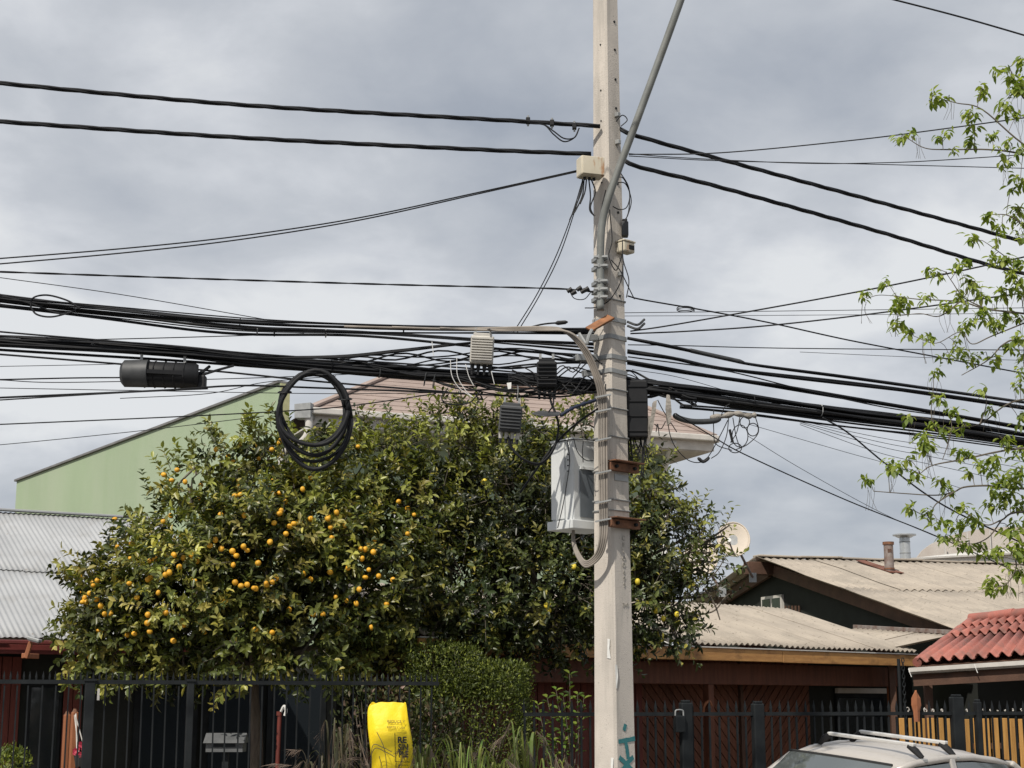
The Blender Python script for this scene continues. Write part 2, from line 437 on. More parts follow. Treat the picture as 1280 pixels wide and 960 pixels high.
def clip_poly(poly, x0, x1, y0, y1):
    def cl(p, inside, inter):
        o = []
        for i in range(len(p)):
            a, b = p[i], p[(i + 1) % len(p)]
            ia, ib = inside(a), inside(b)
            if ia: o.append(a)
            if ia != ib: o.append(inter(a, b))
        return o
    def ix(c): return lambda a, b: (c, a[1] + (b[1] - a[1]) * (c - a[0]) / (b[0] - a[0]))
    def iy(c): return lambda a, b: (a[0] + (b[0] - a[0]) * (c - a[1]) / (b[1] - a[1]), c)
    for ins, it in ((lambda p: p[0] >= x0, ix(x0)), (lambda p: p[0] <= x1, ix(x1)), (lambda p: p[1] >= y0, iy(y0)), (lambda p: p[1] <= y1, iy(y1))):
        poly = cl(poly, ins, it)
        if len(poly) < 3: return []
    return poly

# ================================================================== LEFT HOUSE under a zinc roof
LU, LV = hdir(30)
LA = P(0, 797, 19.2)
def Lp(s, b, z): return Vector((LA.x, LA.y, 0)) + LU * s + LV * b + UP * z
LZ = LA.z
house1 = thing('low_house', 'low dark red house with a pale zinc roof left of the orange tree', 'house', Lp(1, 1, 0))
s_end, w_end = 3.3, 5.9
rdg = 4.3
corrugated(house1, 'roof_sheet', Lp(-4.5, 0, LZ), Lp(s_end, 0, LZ), Lp(s_end, 2.15, LZ + 1.0), Lp(-4.5, 2.15, LZ + 1.0), 12, 0.076, 0.0062, M['zinc'])
corrugated(house1, 'roof_sheet', Lp(-4.5, 2.05, LZ + 0.962), Lp(s_end, 2.05, LZ + 0.962), Lp(s_end, rdg, LZ + 1.98), Lp(-4.5, rdg, LZ + 1.98), 12, 0.076, 0.0062, M['zinc'])
corrugated(house1, 'roof_sheet', Lp(s_end, rdg + 4, LZ + .2), Lp(-4.5, rdg + 4, LZ + .2), Lp(-4.5, rdg, LZ + 1.97), Lp(s_end, rdg, LZ + 1.97), 4, 0.10, 0.016, M['zinc'])
MB().beam(Lp(-4.5, rdg, LZ + 2.02), Lp(s_end, rdg, LZ + 2.02), 0.16, 0.03).build('ridge_cap', M['zinc'], house1, bevel=0.006)
g = MB().beam(Lp(-4.5, -0.05, LZ - 0.05), Lp(s_end, -0.05, LZ - 0.05), 0.10, 0.05)
g.build('gutter', M['maroon'], house1, bevel=0.012)
MB().beam(Lp(-4.5, 0.06, LZ - 0.13), Lp(s_end, 0.06, LZ - 0.13), 0.03, 0.11).build('fascia', M['maroon'], house1, bevel=0.004)
MB().cyl(Lp(.86, -0.02, LZ - 0.06), Lp(.86, -0.02, LZ - .2), 0.025, 8).build('gutter_outlet', M['galv'], house1)
wall_b = 0.75
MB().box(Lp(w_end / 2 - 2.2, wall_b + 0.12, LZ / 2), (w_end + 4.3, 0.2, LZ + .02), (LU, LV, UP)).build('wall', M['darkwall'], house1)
MB().beam(Lp(-4.5, 0.42, LZ + .03), Lp(s_end, 0.42, LZ + .03), 0.66, 0.02).build('soffit', M['brownwood'], house1)
def sL(px): return (hit(px, 900, Lp(0, wall_b, 0), LU) - Lp(0, 0, 0)).dot(LU)
for s0, s1 in ((sL(-40), sL(30)), (sL(77), sL(104))):
    n = int((s1 - s0) / 0.12)
    for i in range(n):
        MB().box(Lp(s0 + (i + .5) * 0.12, wall_b - 0.01 - 0.004 * (i % 2), LZ / 2 - .1), (0.112, 0.03, LZ - .2), (LU, LV, UP)).build('cladding_board', M['redboard'], house1, bevel=0.005)
wn1 = MB().box(Lp((sL(32) + sL(75)) / 2, wall_b - 0.015, 1.25), (sL(75) - sL(32), 0.04, 1.3), (LU, LV, UP)).build('window', M['iron'], house1)
MB().box(Lp((sL(32) + sL(75)) / 2, wall_b - 0.04, 1.25), (sL(75) - sL(32) - .08, 0.012, 1.2), (LU, LV, UP)).build('pane', M['glass'], wn1)
door_s = [2.3, 3.2, 4.1, 5.0]
for i, s in enumerate(door_s):
    d_ = MB().box(Lp(s, wall_b - 0.015, 1.05), (0.84, 0.04, 2.0), (LU, LV, UP)).build('door_panel', M['iron'], house1)
    MB().box(Lp(s, wall_b - 0.045, 1.3), (0.66, 0.012, 1.2), (LU, LV, UP)).build('pane', M['glass'], d_)
# orange porch posts
def porch_post(px, y_top, Y, lab, twin):
    p = P(px, y_top, Y)
    t = thing('porch_post', lab, 'post', (p.x, p.y, -0.02), 'orange porch posts')
    MB().box((p.x, p.y, p.z / 2), (0.058, 0.058, p.z), (LU, LV, UP)).build('shaft', M['orangewood'], t, bevel=0.01)
    MB().box((p.x, p.y, .97), (0.15, 0.15, .06), (LU, LV, UP)).build('collar', M['redwood'], t, bevel=0.01)
    MB().cyl((p.x, p.y, p.z - .005), (p.x, p.y, p.z + .03), .03, 8, .012).build('cap', M['rust'], t)
porch_post(84, 893, 15.4, 'left one of two orange wooden posts behind the black picket fence', True)
porch_post(93.5, 890, 15.25, 'right one of two orange wooden posts, with a hanging flower basket', True)
p = P(101, 944, 15.1)
fb = thing('flower_basket', 'small hanging pot of dark red flowers on strings beside an orange post', 'flower pot', p)
mb = MB().cyl(p + Vector((0, 0, -.10)), p + Vector((0, 0, 0.0)), .045, 12, .065); mb.build('pot', M['rubber'], fb)
for k, (qx, qy) in enumerate(((94, 893), (93, 894), (95, 892))):
    MB().tube([p + Vector((.05 * math.cos(k * 2.1), .05 * math.sin(k * 2.1), 0)), P(qx, qy, 15.18)], 0.005, 5).build('string', M['offwhite'], fb)
for k in range(14):
    q = p + Vector((random.uniform(-.06, .06), random.uniform(-.06, .06), random.uniform(.0, .1)))
    mb = MB()
    for j in range(5):
        a = j * 1.257 + k; d = Vector((math.cos(a), -.4, math.sin(a))).normalized() * .03
        e_ = Vector((-d.z, 0, d.x)) * .5
        mb.add([q, q + d * .6 + e_, q + d, q + d * .6 - e_], [(0, 1, 2, 3)])
    mb.build('flower', M['redflower'], fb)
# floodlight on its bracket
p = P(36, 812, 18.95)
fl = thing('flood_light', 'small flood light on an orange bracket below the maroon gutter', 'lamp', p)
MB().beam(p + Vector((-.03, .0, -.10)), p + Vector((.02, .0, .09)), .05, .05).build('bracket', M['orangewood'], fl, bevel=.008)
MB().beam(p + Vector((-.07, .02, -.07)), p + Vector((.02, .30, -.07)), .05, .06).build('arm', M['orangewood'], fl, bevel=.008)
mb = MB().box(p + Vector((.075, -.05, .115)), (.15, .13, .04), (Vector((.96, 0, -.27)), Vector((0, 1, 0)), Vector((.27, 0, .96))))
hd = mb.build('lamp_head', M['galv'], fl, bevel=.01)
MB().box(p + Vector((.07, -.052, .091)), (.12, .10, .006), (Vector((.96, 0, -.27)), Vector((0, 1, 0)), Vector((.27, 0, .96)))).build('lens', M['lampglass'], hd)

# ================================================================== TIMBER PORCH HOUSE (behind the trees and the pole)
CA = P(860, 808, 19.0); CB = P(1145, 818, 22.1)
CU = Vector((CB.x - CA.x, CB.y - CA.y, 0)).normalized(); CV = Vector((-CU.y, CU.x, 0))
C0 = Vector((CA.x, CA.y, 0)) - CU * 2.85
CL = (Vector((CB.x, CB.y, 0)) - C0).length
CZ = CA.z
def Cp(s, b, z): return C0 + CU * s + CV * b + UP * z
CAX = (CU, CV, UP)
porch = thing('timber_porch_house', 'red brown timber house front with a low grey sheet roof and varnished fascia', 'house', Cp(3, 1, 0))
rise = 0.66
corrugated(porch, 'roof_sheet', Cp(-1.2, -0.035, CZ + 0.045), Cp(CL - .06, -0.035, CZ + 0.045), Cp(CL - .06, 2.15, CZ + rise + .045), Cp(-1.2, 2.15, CZ + rise + .045), 9, 0.11, 0.016, M['fibro'], sag=0.012, jitter=0.005)
nb = 3
for i in range(nb):
    a, b = -1.2 + i * (CL + 1.2) / nb, -1.2 + (i + 1) * (CL + 1.2) / nb - 0.008
    MB().beam(Cp(a, 0.0, CZ - .085 + .004 * (i % 2)), Cp(b, 0.0, CZ - .085 + .004 * (i % 2)), 0.04, 0.15).build('fascia_board', M['fascia'], porch, bevel=0.006)
MB().beam(Cp(-1.2, -0.01, CZ + 0.0), Cp(CL, -0.01, CZ + 0.0), 0.05, 0.014).build('drip_edge', M['offwhite'], porch)
MB().beam(Cp(-1.2, 0.36, CZ - 0.30), Cp(CL, 0.36, CZ - 0.30), 0.09, 0.26).build('beam', M['redwood'], porch, bevel=0.008)
for i in range(10):
    s = -1 + i * (CL + .9) / 9.2
    MB().beam(Cp(s, 0.03, CZ - .06), Cp(s, 2.0, CZ - .06 + rise * .9), 0.05, 0.10).build('rafter', M['redwood'], porch)
for px in (885, 1114):
    q = hit(px, 850, Cp(0, 0.34, 0), CU); s = (q - C0).dot(CU)
    MB().box(Cp(s, 0.34, (CZ - .43) / 2), (0.10, 0.10, CZ - .43), CAX).build('post', M['orangewood'] if px > 1000 else M['redwood'], porch, bevel=0.01)
WB = 0.85
def sC(px, b=WB): return (hit(px, 900, Cp(0, b, 0), CU) - C0).dot(CU)
x0, xm, x1, x2 = sC(800), sC(925), sC(1012), sC(1112)
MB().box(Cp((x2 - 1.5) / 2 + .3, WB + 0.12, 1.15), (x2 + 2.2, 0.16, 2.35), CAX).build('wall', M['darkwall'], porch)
i = 0; s = -1.2
while s < x0 - .02:
    MB().box(Cp(s + .056, WB - 0.005 * (i % 2), 1.12), (0.108, 0.03, 2.2), CAX).build('cladding_board', M['redboard'], porch, bevel=0.004)
    s += 0.115; i += 1
def chevron(sa, sb, sgn):
    H = 2.2; w = 0.105; n_ = int((sb - sa + H) / (w * 1.414)) + 2
    for k in range(-2, n_ + 2):
        c = k * w * 1.414
        if sgn > 0: poly = [(sa + c - H - 1, -1), (sa + c - H - 1 + w * 1.24, -1), (sa + c + 1 + w * 1.24, H + 1), (sa + c + 1, H + 1)]
        else: poly = [(sa + c + 1, -1), (sa + c + 1 + w * 1.24, -1), (sa + c - H - 1 + w * 1.24, H + 1), (sa + c - H - 1, H + 1)]
        pl = clip_poly(poly, sa, sb, 0.02, H)
        if len(pl) >= 3:
            MB().prism([Cp(a, WB + .02, z) for a, z in pl], CV * -0.026).build('diagonal_board', M['redwood'], porch)
chevron(x0, xm - .03, -1)
chevron(xm + .03, x1, 1)
MB().box(Cp(xm, WB - 0.01, 1.12), (0.05, 0.07, 2.2), CAX).build('trim_post', M['brownwood'], porch)
q0, q1 = sC(1046), sC(1106)
wd = MB().box(Cp((q0 + q1) / 2, WB + .02, 1.45), (q1 - q0, 0.06, 0.8), CAX).build('window', M['iron'], porch)
MB().box(Cp((q0 + q1) / 2, WB - 0.015, 1.40), (q1 - q0 - .1, 0.012, 0.66), CAX).build('pane', M['glass'], wd)
MB().box(Cp((q0 + q1) / 2, WB - 0.02, 1.83), (q1 - q0 + .02, 0.05, 0.07), CAX).build('lintel', M['offwhite'], wd)
# lamp bracket-like hook on the post
q = hit(884, 882, Cp(0, 0.26, 0), CU)
MB().tube(spline([q + Vector((-.06, -.02, -.12)), q + Vector((-.04, -.04, 0)), q + Vector((.02, -.03, .05)), q + Vector((.05, 0, 0))]), 0.018, 6).build('hook', M['orangewood'], porch)

# ================================================================== GABLED HOUSE behind
GW, _t = hdir(18); GN = Vector((math.sin(R(18)), -math.cos(R(18)), 0))
GA = P(945, 697, 28.0)
GV0 = hit(1192, 788, GA, GN); GVb = hit(860, 756, GA, GN)
gab = thing('gabled_house', 'dark gabled house with a wide weathered tan sheet roof', 'house', (GA.x + 3, GA.y, 0))
RL = 13.0
corrugated(gab, 'roof_sheet', GV0, GV0 + GW * RL, GA.lerp(GV0, .48) + GW * RL, GA.lerp(GV0, .48), 13, 0.14, 0.018, M['fibro'], sag=0.02, jitter=0.007)
corrugated(gab, 'roof_sheet', GA.lerp(GV0, .50) + UP * .012, GA.lerp(GV0, .50) + GW * RL + UP * .012, GA + GW * RL + UP * .012, GA + UP * .012, 13, 0.14, 0.018, M['fibro'], sag=0.02, jitter=0.007)
corrugated(gab, 'roof_sheet', GVb + GW * RL, GVb, GA, GA + GW * RL, 6, 0.18, 0.024, M['fibro'], sag=0.02)
for k in range(16):
    c = GA + GW * (k * RL / 16 + .4) + UP * 0.03
    MB().beam(c - GW * .40, c + GW * (.40 + .03) + UP * (.012 if k % 2 else -.006), .26, .035).build('ridge_tile', M['fibro'], gab, bevel=.012)
dn = (GV0 - GA).normalized(); nrm_g = GW.cross(dn).normalized(); nrm_g = nrm_g if nrm_g.z > 0 else -nrm_g
MB().beam(GA + GW * .30 + dn * .12 - UP * .20, GV0 + GW * .30 - UP * .14, .07, .20, up=nrm_g).build('bargeboard', M['brownwood'], gab, bevel=.006)
dnb = (GVb - GA).normalized()
MB().beam(GA + GW * .30 + dnb * .10 - UP * .20, GVb + GW * .30 - UP * .14, .07, .20, up=UP).build('bargeboard', M['brownwood'], gab, bevel=.006)
MB().box(GA + GW * .10 - UP * .19, (.6, .2, .22), (GW, GN, UP)).build('ridge_beam', M['brownwood'], gab, bevel=.01)
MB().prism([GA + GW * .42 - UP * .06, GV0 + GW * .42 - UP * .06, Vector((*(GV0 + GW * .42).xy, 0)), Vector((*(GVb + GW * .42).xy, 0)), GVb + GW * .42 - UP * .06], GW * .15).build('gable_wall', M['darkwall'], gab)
fr = GV0 - GN * .5
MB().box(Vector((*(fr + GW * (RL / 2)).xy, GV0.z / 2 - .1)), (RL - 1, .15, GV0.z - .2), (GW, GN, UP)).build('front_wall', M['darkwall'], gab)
q = hit(966, 757, GA + GW * .40, GN)
wg = MB().box(q, (.06, .78, .34), (GW, GN, UP)).build('window', M['offwhite'], gab)
for k in (-1, 1):
    MB().box(q - GW * .03 + GN * (.19 * k), (.02, .29, .24), (GW, GN, UP)).build('pane', M['glass'], wg)
for k in range(5):
    q2 = hit(982 + k * 4.2, 763, GA + GW * .38, GN)
    MB().box(q2 - UP * .05, (.02, .035, .26), (GW, GN, UP)).build('vent_slat', M['brownwood'], gab)
# lean-to strip roof under the gable
q0 = hit(1072, 783, GA - GW * .06, GN); q1 = hit(1192, 791, GA - GW * .06, GN)
lean = thing('lean_to_roof', 'narrow tan sheet lean-to between porch roof and red tiles', 'roof', (q0.x, q0.y, 0))
b0, b1 = q0 - GW * 1.0 - UP * .30, q1 - GW * 1.0 - UP * .22
corrugated(lean, 'roof_sheet', b0, b1, q1 - UP * .035, q0 - UP * .035, 3, 0.14, 0.016, M['fibro'])
MB().beam(q0 - GN * .1, q1 + GN * .1, .05, .06).build('top_board', M['pipe_old'], lean, bevel=.005)
for k in (0, 1):
    e_ = (b0, b1)[k]
    MB().beam(Vector((e_.x, e_.y, 0)), e_ - UP * .03, .08, .08).build('post', M['brownwood'], lean)
# flues
nr = (GV0 - GA).cross(GW); nr = nr.normalized() if nr.z > 0 else -nr.normalized()
def on_front_roof(px, py):
    r_ = ray(px, py); return EYE + r_ * ((GA - EYE).dot(nr) / r_.dot(nr))
q = on_front_roof(1112, 717)
mp_ = mpp(q.y, 700)
fl1 = thing('rusty_flue', 'old stained flue pipe with a rusty cap on the tan roof', 'chimney', q)
MB().cyl(q - UP * .1, q + UP * (38 * mp_), 6 * mp_, 14).build('pipe', M['pipe_old'], fl1, smooth=True)
MB().cyl(q + UP * (36 * mp_), q + UP * (39.5 * mp_), 7.2 * mp_, 14).build('cap', M['rust'], fl1, smooth=True)
MB().cyl(q + UP * (5 * mp_), q + UP * (7 * mp_), 6.6 * mp_, 14).build('collar', M['rust'], fl1, smooth=True)
for k in range(4): MB().box(q + UP * ((30 - k * 1.2) * mp_) + Vector((0, -6 * mp_, 0)), (5 * mp_, .01, .4 * mp_)).build('seam', M['rust'], fl1)
qa, qb, qc, qd = [on_front_roof(*z) + nr * .045 for z in ((1070, 704), (1080, 704), (1130, 720), (1112, 719))]
ps = thing('rusty_patch_sheet', 'rusty metal patch sheet lying on the tan roof beside the flue', 'metal sheet', qa)
MB().prism([qa, qb, qc, qd], nr * .012).build('sheet', M['rusty_sheet'], ps)
MB().beam((qa + qd) / 2 + nr * .012, (qb + qc) / 2 + nr * .012, .02, .012).build('lap_seam', M['rust'], ps)
# white building with arched roof behind
WA = P(1095, 702, 44.0); W1 = hit(1290, 682, WA, GW)
wb = thing('white_building', 'white walled building with an arched sheet roof behind the tan roof', 'building', (WA.x + 3, WA.y, 0))
MB().prism([Vector((WA.x, WA.y, 0)), WA, W1, W1 + GW * 3, Vector((*(W1 + GW * 3).xy, 0))], Vector((0, .25, 0))).build('wall', M['white'], wb)
MB().beam(WA + UP * .02, W1 + GW * 3 + UP * .02, .34, .05).build('coping', M['offwhite'], wb)
AC = P(1268, 704, 48.0); aw, ah = 2.75, 1.12
f_ = lambda a: AC + GN * (math.cos(a) * -.4) + Vector((-math.cos(a) * aw, 0, math.sin(a) * ah - .02))
n_ = 16
MB().prism([f_(math.pi * k / n_) for k in range(n_ + 1)], Vector((0, .1, 0))).build('arch_end', M['arch'], wb)
for k in range(n_):
    a0, a1 = math.pi * k / n_, math.pi * (k + 1) / n_ - .006
    MB().add([f_(a0), f_(a1), f_(a1) + Vector((2.5, 9, .1)), f_(a0) + Vector((2.5, 9, .1))], [(0, 1, 2, 3)]).build('roof_sheet', M['arch'], wb, solid=.02)
for k in range(1, 8):
    x_ = -aw + k * aw / 4; z_ = ah * math.sqrt(max(0, 1 - (x_ / aw) ** 2))
    MB().beam(AC + Vector((x_, -.02, -.1)), AC + Vector((x_, -.02, z_ - .03)), .03, .03).build('arch_rib', M['offwhite'], wb)
q = P(1132, 702, 42.5); mp_ = mpp(42.5, 690)
fl2 = thing('metal_flue', 'shiny metal flue pipe with a flat disc hat against the sky', 'chimney', (q.x, q.y, 0))
MB().cyl((q.x, q.y, 1.0), q + UP * (30 * mp_), 6.5 * mp_, 18).build('pipe', M['pipe_new'], fl2, smooth=True)
MB().cyl(q + UP * (30 * mp_), q + UP * (32.5 * mp_), 8.5 * mp_, 18, 13 * mp_).build('cone', M['pipe_new'], fl2, smooth=True)
MB().cyl(q + UP * (32.5 * mp_), q + UP * (34 * mp_), 14.5 * mp_, 20).build('hat', M['pipe_new'], fl2, smooth=True)
for k in (10, 24):
    MB().cyl(q + UP * (k * mp_), q + UP * ((k + 1) * mp_), 6.9 * mp_, 18).build('band', M['galv'], fl2, smooth=True)

# ------------------------------------------------------------------ satellite dishes
def dish(px, py, Y, rpx, face, foot_px, lab):
    c = P(px, py, Y); mp_ = mpp(Y, py); r_ = rpx * mp_
    f_ = Vector(face).normalized(); X = f_.cross(UP).normalized(); Z = X.cross(f_)
    foot = P(*foot_px)
    t = thing('satellite_dish', lab, 'satellite dish', foot, 'satellite dishes')
    rings = [rings_ellipse(c + f_ * (-.18 * r_ * (1 - (k / 6) ** 2)), X, Z, r_ * max(k / 6, .02), 1.12 * r_ * max(k / 6, .02), 28) for k in range(7)]
    MB().loft(rings, True, False).build('reflector', M['dish'], t, smooth='all', solid=.012)
    MB().tube(rings_ellipse(c, X, Z, r_, 1.12 * r_, 28) + [c + X * r_], .012, 6).build('rim', M['dish'], t)
    hub = c - f_ * .2 * r_
    MB().tube([hub, foot.lerp(hub, .5), foot], .022, 8).build('mast', M['pipe_old'], t)
    MB().box(hub - f_ * .03, (.14, .08, .18), (X, f_, Z)).build('bracket', M['galv'], t)
    lnb = c + f_ * (.62 * r_) - Z * (.35 * r_) + X * (.35 * r_)
    MB().tube([c - Z * 1.1 * r_ , lnb], .014, 6).build('feed_arm', M['pipe_old'], t)
    MB().cyl(lnb - f_ * .03, lnb + f_ * .06, .035, 10).build('receiver', M['white'], t)
    MB().box(foot, (.12, .04, .16)).build('foot_plate', M['galv'], t)
dish(917, 674, 26.8, 20, (-.05, -1, .25), (941, 722, 27.4), 'pale satellite dish on a slanted mast at the gable tip')
dish(876, 697, 26.4, 21, (-.15, -1, .25), (903, 740, 26.4), 'pale satellite dish half hidden behind lemon twigs')

# ================================================================== RED TILED PORCH
TE0, TE1 = P(1147, 831, 20.0), P(1345, 818, 18.4)
TR0, TR1 = P(1216, 779, 21.9), P(1350, 766, 20.6)
tp = thing('tiled_porch', 'porch with a red clay-coloured tile roof and white gutter', 'porch', (TE1.x, TE1.y, 0))
ncol = 13; rowv = [0, .60, .82, 1.0]
tn = (TE1 - TE0).cross(TR0 - TE0).normalized(); tn = tn if tn.z > 0 else -tn
for r_ in range(3):
    for c in range(ncol):
        u0, u1 = c / ncol, (c + 1) / ncol
        v0, v1 = rowv[r_] - (.03 if r_ else 0), rowv[r_ + 1] + .02
        B_ = lambda u, v: TE0.lerp(TE1, u).lerp(TR0.lerp(TR1, u), v)
        nseg, vs, fs = 10, [], []
        for j in range(2):
            v = (v0, v1)[j]; lift = (.045, .0)[j] + .008 * random.random() + r_ * .004
            for i in range(nseg + 1):
                t_ = i / nseg
                hgt = .05 * max(0, math.sin(math.pi * min(1, t_ / .68))) if t_ < .68 else -.018 * math.sin(math.pi * (t_ - .68) / .32)
                vs.append(B_(u0 + (u1 - u0) * t_, v) + tn * (hgt + lift))
        for i in range(nseg): fs.append((i, i + 1, nseg + 2 + i, nseg + 1 + i))
        MB().add(vs, fs).build('tile', M['tile'], tp, smooth='all', solid=.014)
for c in range(5):
    a, b = TR0.lerp(TR1, c / 5 - .01) + tn * .06, TR0.lerp(TR1, (c + 1) / 5 + .015) + tn * (.065 + .012 * (c % 2))
    MB().cyl(a, b, .075, 12, .068).build('ridge_tile', M['tile'], tp, smooth=True)
for c in range(4):
    a, b = TE0.lerp(TR0, c / 4) + tn * .03, TE0.lerp(TR0, (c + 1) / 4 + .02) + tn * .05
    MB().cyl(a, b, .06, 10, .05).build('verge_tile', M['tile'], tp, smooth=True)
# back slope and structure
bk = (TR1 - TR0).normalized(); bn = Vector((-bk.y, bk.x, 0)); bn = bn if bn.y > 0 else -bn
MB().prism([TR0, TR1, TR1 + bn * 1.6 - UP * .5, TR0 + bn * 1.6 - UP * .5], tn * .02).build('back_roof', M['tile'], tp)
MB().prism([TE0 - tn * .02, TE1 - tn * .02, TR1 - tn * .02, TR0 - tn * .02], -tn * .03).build('roof_deck', M['brownwood'], tp)
ga, gb = P(1139, 838, 19.9), P(1345, 825, 18.3)
rg = []
gd = (gb - ga).normalized(); gs = gd.cross(UP)
mb = MB()
pr = [(-.055, .03), (-.055, -.02), (-.03, -.045), (.03, -.045), (.055, -.02), (.055, .03), (.047, .03), (.047, -.017), (.026, -.037), (-.026, -.037), (-.047, -.017), (-.047, .03)]
mb.loft([[e_ + gs * a + UP * b for a, b in pr] for e_ in (ga, gb)])
gt = mb.build('gutter', M['offwhite'], tp)
for f_ in (.0, .42, .8):
    q = ga.lerp(gb, f_) - UP * .01
    MB().beam(q + gs * .058 + UP * .03, q + gs * .045 - UP * .07 + gd * .03, .012, .008).build('gutter_clip', M['white'], gt)
MB().beam(ga + bn * .05 - UP * .12, gb + bn * .05 - UP * .12, .05, .14).build('fascia', M['brownwood'], tp)
for f_ in (.02, .99):
    q = TE0.lerp(TE1, f_) + bn * .12
    MB().beam((q.x, q.y, 0), (q.x, q.y, q.z - .1), .09, .09).build('post', M['brownwood'], tp)
q = TE0.lerp(TE1, .5) + bn * 1.9
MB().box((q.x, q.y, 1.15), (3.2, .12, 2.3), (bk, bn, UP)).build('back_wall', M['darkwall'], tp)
MB().box(Vector((q.x, q.y, 1.45)) - bn * .08 + bk * .2, (1.3, .04, .7), (bk, bn, UP)).build('window', M['glass'], tp)
# downpipe between the two porches, black with chain-like links
q = P(1129, 836, 19.6)
dpz = thing('rain_chain', 'black chain hanging beside the lit porch post', 'chain', (q.x, q.y, 0))
lk = MB().tube([Vector((.016 * math.cos(a), 0, .03 * math.sin(a))) for a in [k * math.pi / 5 for k in range(11)]], .006, 5).mesh('link', M['iron'], True)
z = q.z + .1; k = 0
while z > .05:
    link_mesh('link', lk, dpz, (q.x, q.y, z), Matrix.Rotation((k % 2) * math.pi / 2, 3, 'Z')); z -= .048; k += 1
MB().tube([(q.x - .045, q.y + .03, q.z + .12), (q.x - .045, q.y + .03, 0)], .02, 8).build('pipe', M['iron'], dpz)

# ================================================================== GREEN HOUSE
NU, NV = hdir(42)
FQ = P(350, 479, 29.0)
f1 = hit(21, 602, FQ, NV)
gh = thing('green_house', 'two storey pale green house with a sloping blank side wall and brown hip roof', 'house', (FQ.x, FQ.y, 0))
MB().prism([Vector((FQ.x, FQ.y, 0)), FQ, f1, Vector((f1.x, f1.y, 0))], NU * .22).build('side_wall', M['greenwall'], gh)
MB().beam(f1 + NU * .1 + UP * .03 - (FQ - f1).normalized() * .05, FQ + NU * .1 + UP * .03, .30, .05).build('wall_flashing', M['flash'], gh, bevel=.006)
MB().beam(Vector((FQ.x, FQ.y, 0)) - NV * .012 + NU * .11, FQ - NV * .012 + NU * .11, .2, .02, up=NV).build('corner_strip', mat('pale_yellow_edge', (.5, .5, .28), rough=.8), gh)
HU, HV = hdir(22)
G0 = P(388, 512, 28.2); G1 = hit(893, 547, G0, HU)
gz = (G0.z + G1.z) / 2; G0.z = gz; G1.z = gz
dep = 6.0
Rr0 = hit(482, 473, G0 + HV * dep * .5, HU); Rr1 = hit(770, 494, G0 + HV * dep * .5, HU); Rr1.z = Rr0.z
G0b, G1b = G0 + HV * dep, G1 + HV * dep
def shingle(a, b, c, d, rows, name):
    """rows of shingle courses between eave a-b and ridge d-c"""
    nn = (b - a).cross(d - a).normalized(); nn = nn if nn.z > 0 else -nn
    for r_ in range(rows):
        v0, v1 = r_ / rows, (r_ + 1) / rows + .01
        p0, p1, p2, p3 = a.lerp(d, v0), b.lerp(c, v0), b.lerp(c, v1), a.lerp(d, v1)
        MB().prism([p0 + nn * .012, p1 + nn * .012, p2 + nn * .002, p3 + nn * .002], nn * .012).build(name, M['pinkroof'], gh)
shingle(G0, G1, Rr1, Rr0, 9, 'shingle_course')
shingle(G0b, G0, Rr0, Rr0, 6, 'shingle_course')
shingle(G1, G1b, Rr1, Rr1, 6, 'shingle_course')
shingle(G1b, G0b, Rr0, Rr1, 3, 'shingle_course')
for a, b in ((G0, Rr0), (G1, Rr1), (Rr0, Rr1)):
    MB().beam(a + UP * .05, b + UP * .05, .16, .05).build('hip_cap', M['pinkroof'], gh, bevel=.01)
MB().beam(G0 - HV * .06 - UP * .03, G1 - HV * .06 - UP * .03 + HU * .05, .13, .12).build('gutter', M['offwhite'], gh, bevel=.02)
MB().beam(G1 + HU * .06 - UP * .03, G1b + HU * .06 - UP * .03, .13, .12).build('gutter', M['offwhite'], gh, bevel=.02)
MB().beam(G0 + HV * .05 - UP * .16, G1 + HV * .05 - UP * .16, .04, .22).build('fascia', M['offwhite'], gh)
MB().beam(G1 - HU * .03 + HV * .1 - UP * .16, G1b - HU * .03 - UP * .16, .04, .22).build('fascia', M['offwhite'], gh)
sf = -.29
MB().prism([G0 + UP * sf + HV * .08, G1 + UP * sf + HV * .08 - HU * .06, G1b + UP * sf - HU * .06, G0b + UP * sf], UP * .03).build('soffit', M['offwhite'], gh)
WI = .78
c0, c1 = G0 + HV * WI + HU * .3, hit(836, 600, G0 + HV * WI, HU)
c1.z = 0
wl_ = (Vector((*c1.xy, 0)) - Vector((*c0.xy, 0))).length
mid = (Vector((*c0.xy, 0)) + Vector((*c1.xy, 0))) / 2
MB().prism([Vector((*c0.xy, 0)), Vector((*c1.xy, 0)), Vector((*(c1 + HV * 4.5).xy, 0)), Vector((*(c0 + HV * 4.5).xy, 0))], UP * (gz + sf)).build('wall', M['greenwall'], gh)
q = c1 - HU * .16 - HV * .07
MB().tube([Vector((q.x, q.y, 0)), Vector((q.x, q.y, gz - .62)), Vector((*(G1 - HU * .9 + HV * .02).xy, gz - .12))], .07, 10).build('downpipe', M['white'], gh, smooth=True)
for k in range(2):
    s = wl_ * (.3 + .4 * k)
    wq = Vector((*c0.xy, gz - 1.7)) + HU * s - HV * .01
    w_ = MB().box(wq, (1.3, .06, 1.1), (HU, HV, UP)).build('window', M['white'], gh)
    MB().box(wq - HV * .035, (1.15, .012, .95), (HU, HV, UP)).build('pane', M['glass'], w_)
hp = P(378, 512, 28.0)
MB().prism([P(368, 505, 28.0), P(388, 503, 28.0), P(388, 522, 28.0), P(368, 522, 28.0)], Vector((.05, .25, 0))).build('rain_hopper', M['galv'], gh)
MB().tube(spline([P(385, 515, 28.1), P(386, 537, 28.1), P(378, 552, 28.15), P(356, 566, 28.5), P(352, 580, 28.6), P(351, 660, 28.6)], 6), .07, 10).build('downpipe', M['offwhite'], gh, smooth=True)

